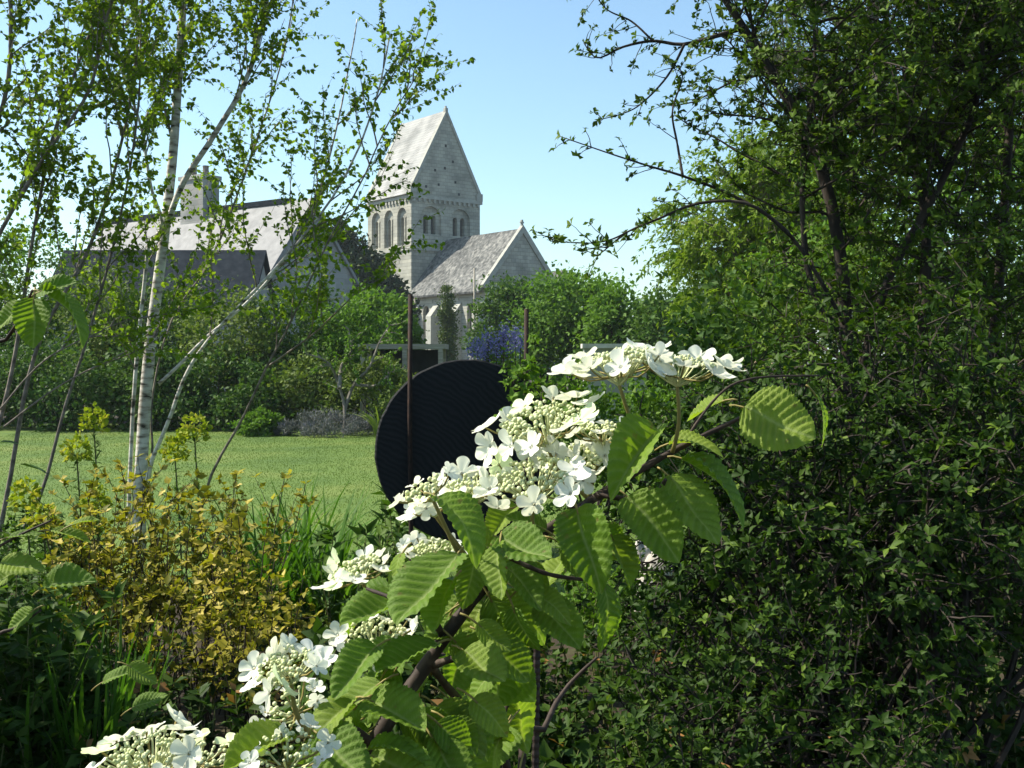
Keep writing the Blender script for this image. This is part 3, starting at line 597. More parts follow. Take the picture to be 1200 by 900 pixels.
for k, (pts, r0, r1, Y, nm) in enumerate(limbs):
    p = smooth_path([at(x, y, Y + rng.uniform(-.05, .05)) for x, y in pts], 22); p[:, 2] = np.maximum(p[:, 2], -.02)
    wd = MB(); tube(wd, p, np.linspace(r0, r1, 22), 8); mk(nm, wd, M['bark'], t, smooth=True)
    big = k < 5
    if big:
        for s in sub_branches(p, 26, .85, .9, .38, wob=.2, trop=.02, seg=8):
            wtw.append((s, .007)); fine += sub_branches(s, 9, .3, .9, .15, seg=5)
            fine.append(s)
    else:
        ff = sub_branches(p, 13 if k in (5, 6, 8) else 7, .16, .8, .25, seg=5); fine += ff; fine.append(p[8:])
for k in range(520):         # the close-twigged inside of the crown
    s0 = at(rng.uniform(950, 1260), rng.uniform(-60, 620), rng.uniform(4.3, 6.2)); p = grow(s0, rdir(1)[0] + [0, 0, .3], rng.uniform(.3, .7), 7, .2, .02); wtw.append((p, .004)); fine.append(p); fine += sub_branches(p, 4, .22, .9, .1, seg=4)
for p, r in wtw: tube(tw_, p, np.linspace(r, r * .3, len(p)), 4)
for p in fine: tube(tw_, p, np.linspace(.0025, .001, len(p)), 3, cap=False)
rosettes(lf, HAW_L, fine, .034, .03, 4)
mk('twig', tw_, M['bark'], t, kind='stuff'); mk('crown', lf, M['haw_leaf'], t, kind='stuff')

def hedge(name, label, balls, n, leaf, T, mat, k=4, step=.035, tl=.4, cat='shrub', lean=(-.25, -.35, .25)):
    c0 = np.asarray(balls[0][0]); base = np.array([c0[0], c0[1], 0]); t = thing(name, label, cat, base); wd = MB(); lf = MB(); fine = []
    for i in range(n):
        c, r = balls[rng.integers(len(balls))]; D = rdir(1)[0]; q = np.asarray(c) + D * np.asarray(r) * rng.uniform(.35, .95)
        if q[2] < .05: continue
        d = nrm(D + rng.normal(0, .5, 3) + np.array(lean)); p = grow(q, d, tl * rng.uniform(.5, 1.2), 6, .2, -.03); fine.append(p); fine += sub_branches(p, 3, tl * .4, .9, .2, seg=4)
        if i % 9 == 0:
            s = base + np.append(rng.normal(0, .15, 2), 0); tube(wd, smooth_path([s, (s + q) / 2 + rng.normal(0, .08, 3), q], 8), np.linspace(.014, .004, 8), 5)
    for p in fine: tube(wd, p, np.linspace(.0035, .001, len(p)), 3, cap=False)
    rosettes(lf, T, fine, step, leaf, k); mk('twig', wd, M['bark'], t, kind='stuff'); mk('foliage', lf, M[mat], t, kind='stuff'); return t
hedge('cotoneaster_shrub', 'dense dark green small leaved shrub beneath the hawthorn', [((1.1, 3.5, .98), (.55, .55, .45)), ((1.7, 3.6, 1.05), (.65, .6, .5)), ((.85, 3.75, .75), (.42, .5, .5)), ((1.35, 4.0, .95), (.5, .5, .45))], 820, .03, HAW_L, 'hedge_leaf')
hedge('glossy_shrub', 'low glossy leaved shrub spreading in front of the dense shrub', [((.6, 3.1, .36), (.33, .4, .36)), ((.82, 2.95, .42), (.3, .35, .33))], 230, .028, HAW_L, 'hedge_leaf', tl=.3)

bush('laurel_shrub', 'dark broadleaved shrub filling the gap behind the hawthorn trunks', 'shrub', [((2.6, 7.6, 1.2), (1.3, .9, 1.3)), ((4.2, 7.8, 1.3), (1.2, .9, 1.4)), ((1.7, 8.4, .9), (.8, .7, 1.0))], 190, 100, .07, 'bush_deep', SMALL_L, nst=16, r0=.03, clr=.16)
bush('elder_shrub', 'tall leafy shrub behind the hawthorn crown', 'shrub', [((4.6, 11.5, 2.6), (1.6, 1.2, 1.9)), ((6.4, 12, 2.4), (1.6, 1.2, 2.2)), ((3.4, 11.5, 1.6), (1.1, 1.0, 1.5))], 190, 110, .08, 'bush_mid', SMALL_L, nst=16, r0=.04, clr=.17)

# ------------------------------------------------------------------ birches
def birch(label, base, stems_, Y, fork, dens, leafsize=.041):
    t = thing('birch_tree', label, 'tree', base, 'birches at the edge of the lawn'); lf = MB(); tw = MB(); fine = []
    for pts, r0, r1, dy, nb in stems_:
        p = smooth_path([at(x, y, Y + dy * (i / len(pts))) for i, (x, y) in enumerate(pts)], 24); p[:, 2] = np.maximum(p[:, 2], -.02)
        p += np.cumsum(rng.normal(0, .004, p.shape), 0) * np.linspace(0, 1, 24)[:, None]
        wd = MB(); tube(wd, p, np.linspace(r0, r1, 24), 9 if r0 > .03 else 6); mk('trunk' if r0 > .05 else 'stem', wd, M['birch' if r0 > .0145 and Y > 8 else 'birch_twig'], t, smooth=True)
        for s in sub_branches(p, nb, 1.0, .6, .62 if r0 > .05 else .42, wob=.1, trop=.05, seg=8, bias=np.array([0, 0, .25])):
            tube(tw, s, np.linspace(.006, .002, len(s)), 4)
            f = sub_branches(s, 6, .45, .7, .15, wob=.12, trop=-.02); fine += f; fine.append(s)
    for p in fine: tube(tw, p, np.linspace(.0022, .001, len(p)), 3, cap=False)
    hang_leaves(lf, BIRCH_L, fine, dens, leafsize, .8, .55, .005)
    mk('twig', tw, M['birch_twig'], t, kind='stuff'); mk('crown', lf, M['birch_leaf'], t, kind='stuff')
B1 = 8.5; gy = HY + CAMZ / B1 * F
birch('white trunked birch with several leaning stems on the lawn edge', at(162, gy, B1),
      [([(163, gy), (164, 570), (171, 450), (180, 360), (191, 275), (201, 180), (208, 80), (214, -20), (225, -250)], .054, .024, .2, 26),
       ([(150, gy), (152, 560), (157, 450), (163, 380), (169, 315), (172, 285)], .017, .013, -.1, 4),
       ([(172, 290), (190, 262), (176, 215), (166, 150), (142, 80), (120, 20), (95, -70)], .015, .009, -.2, 18),
       ([(193, 272), (214, 215), (250, 160), (285, 100), (305, 40), (320, -40), (335, -160)], .026, .011, -.3, 26),
       ([(168, gy), (172, 560), (198, 492), (213, 448), (234, 410), (265, 372), (320, 315), (370, 255), (410, 190), (440, 110), (455, 40)], .018, .006, -.5, 11),
       ([(186, 450), (210, 428), (240, 398), (300, 345), (345, 285), (375, 220), (400, 130), (420, 20)], .016, .006, .4, 9),
       ([(225, gy), (246, 560), (284, 490), (312, 431), (338, 382), (375, 300), (415, 225), (450, 150), (490, 85)], .013, .004, -.8, 10),
       ([(160, gy), (178, 540), (178, 470), (200, 380), (250, 300), (290, 200), (330, 80), (350, -40)], .01, .005, .5, 16),
       ([(312, 431), (360, 395), (410, 345)], .009, .004, -.8, 5)], B1, 0, .019)
B2 = 7.6; gy2 = HY + CAMZ / B2 * F
birch('many stemmed birch with dark twigs at the end of the bed', at(-30, gy2, B2),
      [([(-10, gy2), (12, 560), (32, 450), (55, 380), (100, 300), (130, 215), (150, 130), (165, 20), (175, -80)], .017, .007, .3, 16),
       ([(-30, gy2), (-20, 560), (5, 470), (20, 390), (35, 280), (60, 150), (100, 40), (130, -60)], .018, .008, .2, 18),
       ([(-50, gy2), (-60, 500), (-50, 350), (-20, 200), (10, 90), (15, -60)], .024, .012, 0, 18),
       ([(-40, gy2), (-60, 560), (-30, 340), (0, 270), (45, 190), (100, 110), (120, 30), (150, -60)], .018, .008, -.3, 18),
       ([(-20, gy2), (40, 600), (75, 480), (100, 400), (128, 300), (148, 210), (160, 110), (162, 0), (165, -90)], .014, .006, .4, 14),
       ([(-80, gy2), (-110, 400), (-90, 200), (-60, 60), (-40, -60)], .03, .014, .2, 20),
       ([(0, 480), (50, 425), (110, 395), (160, 372)], .008, .003, 0, 4), ([(5, 500), (70, 452), (140, 415), (180, 390)], .008, .003, .2, 4)], B2, 0, .018)

# ------------------------------------------------------------------ slate disc on iron poles
dc = at(547, 528, 5.0); t = thing('disc_sculpture', 'dark carved slate disc held on two rusty iron poles', 'sculpture', dc * [1, 1, 0])
R_, th_ = 107 / F * 5.0, .035; mb = MB(); K = 96; a = np.linspace(0, 2 * np.pi, K, endpoint=False)
prof = [(0.0, -th_ / 2), (R_ * .5, -th_ / 2), (R_ - .006, -th_ / 2), (R_, -th_ / 2 + .006), (R_, th_ / 2 - .006), (R_ - .006, th_ / 2), (0.0, th_ / 2)]
rot = math.radians(9); V = []
for r, y in prof: V.append(np.stack([np.cos(a) * max(r, .001), np.full(K, y), np.sin(a) * max(r, .001)], -1) * (1 + (.004 * np.sin(a * 5 + 1) * np.sin(a * 23) + .002 * np.sin(a * 41 + 2))[:, None] * (r > .9 * R_)))
V = np.concatenate(V); V = np.stack([V[:, 0] * math.cos(rot) - V[:, 1] * math.sin(rot), V[:, 0] * math.sin(rot) + V[:, 1] * math.cos(rot), V[:, 2]], -1)
i = np.arange(len(prof) - 1)[:, None] * K; j = np.arange(K)[None]; j2 = (j + 1) % K
mb.add(V + dc, np.stack([i + j, i + j2, i + K + j2, i + K + j], -1).reshape(-1, 4)); mk('disc', mb, M['disc'], t, origin=dc)
for px, top in ((481, 345), (617, 362)):
    p = MB(); c = at(px, top, 4.915 if px < 500 else 4.985); tube(p, [(c[0], c[1], -.02), (c[0] + .004, c[1], .6), (c[0] - .003, c[1], 1.2), c], .0105, 8); mk('pole', p, M['rust'], t, smooth=True)

# ------------------------------------------------------------------ ceanothus behind the disc
cb_ = at(585, 430, 8.5); base = cb_ * [1, 1, 0]; t = thing('ceanothus_shrub', 'shrub with violet blue flower panicles above the slate disc', 'shrub', base); lf = MB(); fl = MB(); wd = MB()
cen = cloud(lf, SMALL_L, [(at(600, 470, 8.5), (.55, .4, .42)), (at(560, 560, 8.5), (.5, .4, .6)), (at(650, 520, 8.3), (.4, .4, .6))], 110, 60, .04, .14)
stems(wd, base, cen, 14, .012)
for px, py in ((572, 398), (590, 392), (604, 395), (560, 408), (582, 408), (598, 406), (553, 412), (567, 412), (610, 402)):
    c = at(px, py, 8.5 + rng.uniform(-.15, .15)); n = 160; P = c + rng.normal(size=(n, 3)) * [.026, .026, .048]
    scatter(fl, FAR_L, P, frames(rdir(n), rdir(n)), rng.uniform(.012, .024, n), rng.uniform(0, 1, n)); tube(wd, [c - [0, 0, .25], c], .003, 4)
mk('foliage', lf, M['bush_mid'], t, kind='stuff'); mk('flower_panicle', fl, M['ceano'], t, kind='stuff'); mk('stem', wd, M['bark'], t)
hedge('climbing_sprig', 'leafy green sprig in front of the slate disc edge', [(at(600, 470, 4.7), (.05, .04, .08)), (at(640, 470, 4.7), (.1, .06, .12)), (at(650, 430, 4.9), (.12, .06, .1))], 26, .035, SMALL_L, 'bush_mid', 4, .05, .12)

# ------------------------------------------------------------------ foreground bed
def leafy(name, label, cat, spots, H, mat, T, leaf, per, group=None, arch=.12, stemr=.004, step=.03, whorl=3, wood='peren_stem', branch=0):
    c = np.mean([[s[0], s[1]] for s in spots], 0); base = np.array([*c, 0]); t = thing(name, label, cat, base, group); wd = MB(); lf = MB(); ps = []
    for x, y in spots:
        for k in range(per):
            p = grow((x + rng.normal(0, .03), y + rng.normal(0, .03), 0), np.array([*rng.normal(0, .16, 2), 1]), H * rng.uniform(.65, 1.08), 9, arch * .5, .02); tube(wd, p, np.linspace(stemr, stemr * .4, 10), 4); ps.append(p[3:])
            if branch: 
                sb2 = sub_branches(p, branch, H * .3, .7, .3, 1, trop=.05, seg=4); ps += sb2
                for q in sb2: tube(wd, q, np.linspace(stemr * .5, stemr * .25, 5), 3, cap=False)
    rosettes(lf, T, ps, step, leaf, whorl); mk('foliage', lf, M[mat], t, kind='stuff'); mk('stem', wd, M[wood], t, kind='stuff'); return t
M['peren_stem'] = noise_mat('green_stem', [(0.3, (0.06, 0.07, 0.02)), (0.7, (0.12, 0.13, 0.04))], 20, 3, 0.7)
def spots(pxs, Ys, n):
    return [((rng.uniform(*pxs) - 600) / F * y, y) for y in rng.uniform(*Ys, n)]
leafy('spirea_shrub', 'golden yellow leaved spirea shrub under the white birch', 'shrub', spots((85, 310), (4.6, 5.5), 24), .94, 'gold', SMALL_L, .04, 3, stemr=.004, branch=4, step=.042, whorl=3, wood='bark')
leafy('spirea_shrub', 'low spreading golden spirea beside the daylily leaves', 'shrub', spots((160, 350), (4.0, 4.5), 15), .66, 'gold', SMALL_L, .036, 4, stemr=.003, branch=3, step=.045, whorl=3, wood='bark')
t = thing('daylily_clump', 'clump of arching strap shaped green leaves beside the lawn', 'plant', at(330, 420, 6.0) * [1, 1, 0]); mb = MB()
for px in (300, 322, 340, 362, 385): blades(mb, at(px, 420, 5.7 + rng.uniform(0, .5)) * [1, 1, 0], 56, .88, .022, .6, .09)
mk('leaf_blade', mb, M['lily'], t, kind='stuff')
t = thing('iris_clump', 'clump of narrow upright grassy blades below the spirea', 'plant', at(90, 420, 3.6) * [1, 1, 0]); mb = MB()
for px in (40, 70, 95, 120, 150): blades(mb, at(px, 420, 3.6 + rng.uniform(-.2, .4)) * [1, 1, 0], 24, .68, .016, .35, .06)
mk('leaf_blade', mb, M['lily'], t, kind='stuff')
LANCE = leaf4(.17, .4, .15, .2)
leafy('leafy_perennial', 'upright perennial with long narrow leaves at the disc foot', 'plant', spots((400, 480), (4.9, 5.6), 12), .75, 'peren', LANCE, .085, 3, step=.03, whorl=2)
leafy('leafy_perennial', 'fresh green leafy perennial beneath the lowest white flowers', 'plant', spots((330, 470), (3.2, 4.2), 14), .45, 'peren', LANCE, .08, 4, step=.03, whorl=2)
leafy('leafy_perennial', 'bright grassy green perennial below the spirea', 'plant', spots((10, 120), (3.4, 4.2), 18), .6, 'peren', LANCE, .075, 5, step=.03, whorl=3)
for px, Y, hgt, lab in ((110, 6.2, 495, 'tallest yellow green euphorbia head next to the dark birch stem'), (90, 6.0, 530, 'euphorbia head drooping just below the tallest one'), (205, 6.2, 530, 'long yellow green euphorbia head between the white trunk and a leaning stem'), (228, 5.9, 507, 'euphorbia head tinged orange beside a leaning birch stem'), (30, 5.6, 585, 'low euphorbia head at the foot of the many stemmed birch'), (112, 5.7, 590, 'short euphorbia head rising out of the golden spirea'), (50, 5.5, 610, 'shortest euphorbia head hiding beside the golden spirea')):
    h = at(px, hgt, Y); t = thing('euphorbia', lab, 'plant', h * [1, 1, 0], 'euphorbias around the birch foot'); wd = MB(); fl = MB(); lf = MB()
    p = smooth_path([h * [1, 1, 0] + [.05, 0, 0], h * [1, 1, .5] + [.03, 0, 0], h - [0, 0, .03]], 9); tube(wd, p, np.linspace(.006, .004, 9), 5)
    n = 150; D = rdir(n); D[:, 2] = np.abs(D[:, 2]) * 1.2 - .45; D = nrm(D); P = h + D * [.07, .07, .1] * rng.uniform(.5, 1, n)[:, None]
    scatter(fl, leaf6(.45, -.1), P, frames(nrm(D + rng.normal(0, .5, (n, 3))), D), rng.uniform(.022, .036, n), rng.uniform(0, 1, n))
    rosettes(lf, SLIM_L, [p[3:]], .02, .06, 3); mk('stem', wd, M['peren_stem'], t); mk('flower_head', fl, M['euph'], t); mk('foliage', lf, M['peren'], t, kind='stuff')
def cover(name, label, px, Y, n, H, leaf, mat='cover', T=SMALL_L):
    leafy(name, label, 'plant', spots(px, Y, n), H, mat, T, leaf, 3, step=.03, whorl=3, branch=1)
cover('ground_cover', 'dark leafy ground cover under the spirea shrub', (-60, 330), (2.8, 4.4), 44, .36, .05)
cover('ground_cover', 'low green plants between the birches and the bed edge', (-80, 130), (5.2, 7.4), 46, .45, .05, 'peren')
cover('ground_cover', 'mixed green and yellowing ground cover below the dark disc', (560, 860), (2.9, 4.6), 70, .38, .045)
cover('ground_cover', 'dark low leaves under the dense shrub', (860, 1260), (3.0, 5.2), 60, .4, .045)
cover('ground_cover', 'leafy green underplanting behind the viburnum stems', (380, 660), (3.0, 4.8), 50, .5, .06)
cover('ground_cover', 'green leafy plants around the pale stones', (660, 860), (5.0, 6.0), 40, .5, .045, 'bush_mid')
bush('border_shrub', 'green shrub standing right behind the slate disc', 'shrub', [(at(700, 500, 8.8), (.55, .5, .45)), (at(790, 520, 9.2), (.6, .5, .6)), (at(850, 480, 9.5), (.5, .5, .6))], 130, 90, .05, 'bush_mid', SMALL_L, nst=16, r0=.015, clr=.16)

# pale rocks
for px, py, sx, sz, lab in ((772, 660, 30, 11, 'largest pale weathered rock with a flat top among low plants'), (765, 684, 27, 9, 'low flat pale rock in front of the largest rock'), (796, 690, 16, 8, 'small pale rock beside the low flat rock'), (752, 646, 13, 9, 'smallest pale rock behind the largest rock')):
    Y = 5.6; c = at(px, py, Y); k = Y / F; mb = MB(); n1, n2 = 14, 9; th2 = np.linspace(0, 2 * np.pi, n1, endpoint=False); ph = np.linspace(-np.pi / 2, np.pi / 2, n2)
    V = np.array([[math.copysign(abs(math.cos(p)) ** .6, 1) * math.copysign(abs(math.cos(q)) ** .7, math.cos(q)), math.cos(p) ** .6 * math.copysign(abs(math.sin(q)) ** .7, math.sin(q)) if math.cos(p) > 1e-6 else 0, math.copysign(abs(math.sin(p)) ** .6, math.sin(p))] for p in ph for q in th2])
    V *= 1 + rng.normal(0, .05, (len(V), 1)); zt = c[2] + sz * k; h2 = zt / 2
    V = V * [sx * k, sx * k * .9, h2] + [c[0], c[1], h2]; i = np.arange(n2 - 1)[:, None] * n1; j = np.arange(n1)[None]; j2 = (j + 1) % n1
    mb.add(V, np.stack([i + j, i + j2, i + n1 + j2, i + n1 + j], -1).reshape(-1, 4))
    tag(mk('rock', mb, M['rock'], smooth=True, origin=(c[0], c[1], 0)), lab, 'rock', 'pale rocks beside the hedge')

# twisted stakes
for px, top, Y, lab in ((630, 690, 1.75, 'dark ribbed steel stake standing behind the viburnum leaves'), (613, 690, 2.3, 'thin dark steel stake beside the ribbed stake')):
    c = at(px, top, Y); z = np.arange(0, c[2], .006); mb = MB()
    r = .0052 + .0012 * (np.arange(len(z)) % 2); tube(mb, np.stack([c[0] + (z - c[2]) * .012, np.full(len(z), c[1]), z - .0], -1), r, 7)
    tag(mk('garden_stake', mb, M['dark_iron'], origin=(c[0], c[1], 0)), lab, 'stake')

# ------------------------------------------------------------------ viburnum
def vib_leaf_mesh(W, fold, curl, twist, seed):
    r = np.random.default_rng(seed); nt_, ns = 46, 11; t = np.linspace(0, 1, nt_); s = np.linspace(-1, 1, 2 * ns + 1)
    w = W * (t ** .5) * (1 - t) ** .62 * 1.75 * (1 - .25 * t); w = np.where(t > .88, w * (1 - (t - .88) * 2.5), w)
    w = w * (1 + .035 * np.where(np.arange(nt_) % 2, 1, -1)); w[0] = 0.004; w[-1] = .002
    Tt, Ss = np.meshgrid(t, s, indexing='ij'); A = np.abs(Ss)
    ph = (Tt - .24 * A * (1 - Tt * .3)) * 9.5; x = Ss * w[:, None]
    env = np.clip(np.minimum(A * 4, 1) * np.clip(w[:, None] / W * 2, 0, 1), 0, 1)
    z = .016 * np.cos(2 * np.pi * ph) * env + fold * np.abs(x) - curl * Tt ** 2 - .3 * np.maximum(A - .6, 0) * np.abs(x) + twist * x * Tt
    z += .03 * np.sin(Tt * 5 + seed) * Ss * .6
    vein = np.clip(np.exp(-(A * w[:, None] / .012) ** 2) + .55 * np.clip(np.cos(2 * np.pi * (ph + .5)), 0, 1) ** 3 * (1 - A * .4), 0, 1)
    V = np.stack([x, Tt - .12 * curl * Tt ** 2, z], -1).reshape(-1, 3); n2 = 2 * ns + 1
    i = np.arange(nt_ - 1)[:, None] * n2; j = np.arange(n2 - 1)[None]; q = np.stack([i + j, i + j + 1, i + n2 + j + 1, i + n2 + j], -1).reshape(-1, 4)
    V = V + np.stack([.02 * np.sin(V[:, 1] * 6 + seed * 2.1), 0 * V[:, 1], .025 * np.sin(V[:, 0] * 9 + V[:, 1] * 7 + seed) * (.3 + V[:, 1])], -1)
    mb = MB(); mb.add(V, q); me = mb.mesh('viburnum_leaf', smooth=True); a = me.attributes.new('vein', 'FLOAT', 'POINT'); a.data.foreach_set('value', vein.ravel().astype(np.float32))
    me.materials.append(M['vib_leaf']); return me
VL = [vib_leaf_mesh(.54, f, c, tw2, i) for i, (f, c, tw2) in enumerate([(.4, .18, .1), (.6, .3, -.15), (.3, .12, .2), (.85, .25, 0), (.5, .45, .1), (.3, .3, -.2), (.7, .1, .25), (.2, .5, -.1), (.55, -.1, .1), (.4, .35, -.35)])]
def floret_mesh(seed):
    r = np.random.default_rng(seed); K, n = 50, 6; a = np.linspace(0, 2 * np.pi, K, endpoint=False); lob = 1 + r.normal(0, .13, 5)
    idx = (np.round(a / (2 * np.pi / 5)).astype(int)) % 5; rr = lob[idx] * (.5 + .5 * np.abs(np.cos(2.5 * a)) ** .38)
    V = [[0, 0, 0]]; cup = .12 + r.uniform(-.1, .25); lift = r.normal(0, .14, 5)
    for k in range(1, n + 1):
        f = k / n
        bl = min(1, max(0, (f - .15) / .45)); rad = f * (rr * bl + .62 * (1 - bl))
        z = cup * f ** 2 + lift[idx] * np.abs(np.cos(2.5 * a)) * f ** 1.5 + .05 * np.sin(a * 7 + seed) * f ** 2 + .035 * np.cos(5 * a) * f
        V += [[rad[q] * math.cos(a[q]), rad[q] * math.sin(a[q]), z[q]] for q in range(K)]
    mb = MB(); j = np.arange(K); j2 = (j + 1) % K; q = [np.stack([1 + i * K + j, 1 + i * K + j2, 1 + (i + 1) * K + j2, 1 + (i + 1) * K + j], -1) for i in range(n - 1)]
    mb.add(V, [np.stack([np.zeros(K, int), 1 + j, 1 + j2], -1), np.concatenate(q)], r.uniform(0, .8)); me = mb.mesh('floret', smooth=True); me.materials.append(M['petal']); return me
FLM = [floret_mesh(s) for s in range(9)]
def basis(B, T_, n0):
    d = nrm(T_ - B); R = frames(d[None], np.asarray(n0, float)[None])[0]; return R
def place_leaf(parent, B, T_, n0, v, wscale=1.0):
    L = np.linalg.norm(T_ - B); R = basis(B, T_, n0); m = Matrix([[*(R[i] * [L * wscale, L, L]), B[i]] for i in range(3)] + [[0, 0, 0, 1]])
    return inst('leaf', VL[v % len(VL)], m, parent)
ico = None
def sphere(sub=6, st=4):
    V = [[0, 0, -1]] + [[math.cos(p) * math.cos(q), math.cos(p) * math.sin(q), math.sin(p)] for p in np.linspace(-np.pi / 2, np.pi / 2, st + 1)[1:-1] for q in np.linspace(0, 2 * np.pi, sub, endpoint=False)] + [[0, 0, 1]]
    n = len(V); j = np.arange(sub); j2 = (j + 1) % sub; q = [np.stack([1 + i * sub + j, 1 + i * sub + j2, 1 + (i + 1) * sub + j2, 1 + (i + 1) * sub + j], -1) for i in range(st - 2)]
    return np.array(V), [np.stack([0 * j, 1 + j2, 1 + j], -1), np.concatenate(q), np.stack([n - 1 + 0 * j, 1 + (st - 2) * sub + j, 1 + (st - 2) * sub + j2], -1)]
SPH = sphere(8, 6)
def flower_head(parent, wood, c, R, nvec, stem, nfl=7, nb=110, fs=.021, young=0.0):
    nb = int(nb * 1.35); c = np.asarray(c, float); n = nrm(nvec); A = nrm(np.cross(n, [0.3, 1, .1])); Bv = np.cross(n, A); mb = MB()
    th = rng.uniform(0, 2 * np.pi, nb); rr = R * .78 * np.sqrt(rng.uniform(0, 1, nb)); clump = .25 * np.sin(th * 7) * R * .1
    P = c + np.outer(rr * np.cos(th), A) + np.outer(rr * np.sin(th), Bv) + np.outer(R * .14 * (1 - (rr / R) ** 2) + clump + rng.normal(0, .0018, nb), n)
    scatter(mb, SPH, P, frames(rdir(nb), rdir(nb)), rng.uniform(.0012, .0026, nb) * min(1.0, c[1] / 1.08), np.full(nb, .5))
    hub = c - n * R * .45
    for k in range(nb // 5): tube(mb, smooth_path([hub, (hub + P[k * 5]) / 2 - n * R * .06, P[k * 5]], 4), [.0016, .001, .0008, .0007], 4, cap=False)
    ho = mk('flower_head', mb, M['bud'], parent, smooth=True, origin=c)
    wood = MB(); tube(wood, smooth_path([stem, (stem + hub) / 2 + rng.normal(0, .003, 3), hub], 7), np.linspace(.0024, .0018, 7), 7); mk('flower_stem', wood, M['vib_stem'], parent, smooth=True)
    for k in range(nfl):
        a = 2 * np.pi * (k + rng.uniform(-.25, .25)) / nfl; d = A * math.cos(a) + Bv * math.sin(a); p = c + d * R * rng.uniform(.82, 1.05) + n * rng.uniform(-.004, .006)
        fn_ = nrm(n + d * rng.uniform(-.05, .4) + rng.normal(0, .16, 3)); Rm = frames(nrm(rng.normal(size=3))[None], fn_[None])[0]; s = fs * rng.uniform(.75, 1.15) * (1 - young * .45)
        m = Matrix([[*(Rm[i] * s), p[i]] for i in range(3)] + [[0, 0, 0, 1]]); inst('floret', FLM[rng.integers(len(FLM))], m, ho)
        tube(mb_st, smooth_path([hub + (c - hub) * .4, (hub + p) / 2 + d * R * .12, p], 5), .0009, 4)
    return ho
vb = np.array([-.12, 1.12, 0]); vib = thing('viburnum_shrub', 'viburnum with flat white lacecap flower heads and pleated leaves before the disc', 'shrub', vb)
mb_st = MB(); wood = MB()
def wpath(pts, r0, r1, n=22, name='branch'):
    P = [p if len(p) == 3 and not isinstance(p, tuple) else at(*p) for p in pts]; p = smooth_path(P, n); w = MB(); r = np.linspace(r0, r1, n) * (1 + .1 * np.sin(np.arange(n) * 2.1)); tube(w, p, r, 8); return mk(name, w, M['vib_bark'], vib, smooth=True)
wpath([np.array([-.16, 1.0, -.02]), np.array([-.2, .95, .6]), (380, 1000, .98), (438, 872, 1.0), (492, 790, 1.03), (545, 715, 1.06), (610, 645, 1.1), (690, 588, 1.14), (765, 542, 1.17), (815, 515, 1.18), (872, 488, 1.19)], .010, .0022, 40, 'main_branch')
wpath([np.array([-.05, 1.2, -.02]), np.array([-.02, 1.25, .7]), (600, 940, 1.3), (568, 860, 1.22), (520, 800, 1.1), (505, 778, 1.05)], .006, .0035)
wpath([np.array([0.0, 1.25, -.02]), (560, 1000, 1.3), (568, 862, 1.25), (590, 835, 1.3), (600, 810, 1.35)], .005, .0025)
wpath([np.array([.06, 1.35, -.02]), (610, 960, 1.4), (640, 850, 1.45), (665, 805, 1.5), (700, 770, 1.5)], .006, .002)
wpath([(500, 783, 1.04), (530, 772, 1.02), (565, 765, 1.0), (590, 755, 1.0)], .004, .002)
wpath([(545, 715, 1.06), (565, 680, 1.03), (590, 650, 1.0)], .005, .002)
wpath([(438, 872, 1.0), (400, 850, .97), (365, 862, .93), (330, 870, .9)], .005, .002)
wpath([np.array([-.25, .8, -.02]), (300, 1100, .82), (240, 960, .8), (190, 920, .78)], .007, .003)
wpath([(520, 745, 1.05), (500, 720, 1.0), (470, 705, .98), (430, 690, 1.0)], .004, .0015)
wpath([(690, 588, 1.14), (672, 598, 1.1), (668, 560, 1.08)], .003, .0022)
wpath([(590, 650, 1.0), (640, 672, 1.0), (690, 680, 1.02)], .0025, .0015)
wpath([(700, 580, 1.14), (760, 585, 1.12), (780, 562, 1.1)], .003, .002)
wpath([(800, 520, 1.18), (860, 450, 1.2), (960, 440, 1.25)], .0018, .001)
# flower heads: centre px, radius px, depth, normal, stem px, florets, buds, floret size px
HD = [(722, 424, 62, 1.10, (-.15, -.12, 1), (752, 515), 7, 120, 27, 0), (797, 428, 55, 1.13, (.12, -.1, 1), (788, 530), 7, 90, 26, 0),
      (632, 496, 66, 1.08, (-.35, -.32, 1), (671, 600), 8, 150, 25, 0), (708, 505, 42, 1.16, (0, -.1, 1), (690, 585), 5, 60, 18, .2),
      (622, 562, 66, 1.05, (-.22, -.35, 1), (632, 640), 7, 150, 25, 0), (672, 540, 42, 1.15, (0, -.45, .9), (690, 585), 6, 80, 19, 0),
      (556, 570, 46, 1.08, (-.2, -.25, 1), (575, 660), 5, 80, 22, 0), (500, 573, 36, 1.03, (-.5, -.15, .9), (538, 650), 4, 50, 18, .3), (508, 592, 30, 1.1, (-.2, 0, 1), (545, 650), 5, 30, 20, 0),
      (506, 648, 36, 1.15, (0, -.3, 1), (520, 720), 6, 60, 16, .1), (418, 668, 40, 1.08, (-.4, -.2, 1), (440, 705), 6, 70, 21, 0),
      (440, 748, 48, 1.1, (0, -.3, 1), (470, 800), 6, 70, 18, 0), (335, 783, 46, .88, (-.25, -.3, 1), (362, 860), 6, 90, 27, 0),
      (342, 830, 38, .95, (-.3, -.5, .8), (365, 862), 5, 30, 19, .3), (335, 885, 52, .85, (0, -.4, 1), (360, 935), 5, 50, 21, .1),
      (168, 892, 68, .74, (-.25, -.4, 1), (205, 960), 9, 170, 33, 0), (235, 888, 40, .86, (.1, -.3, 1), (250, 960), 4, 40, 22, .2)]
for px, py, rp, Y, n, st, nf, nb, fp, yg in HD:
    k = Y / F; flower_head(vib, wood, at(px, py, Y), rp * k, n, at(st[0], st[1], Y + .02), nf + 3, nb, fp * (.82 if py < 760 else .7) * k, yg)
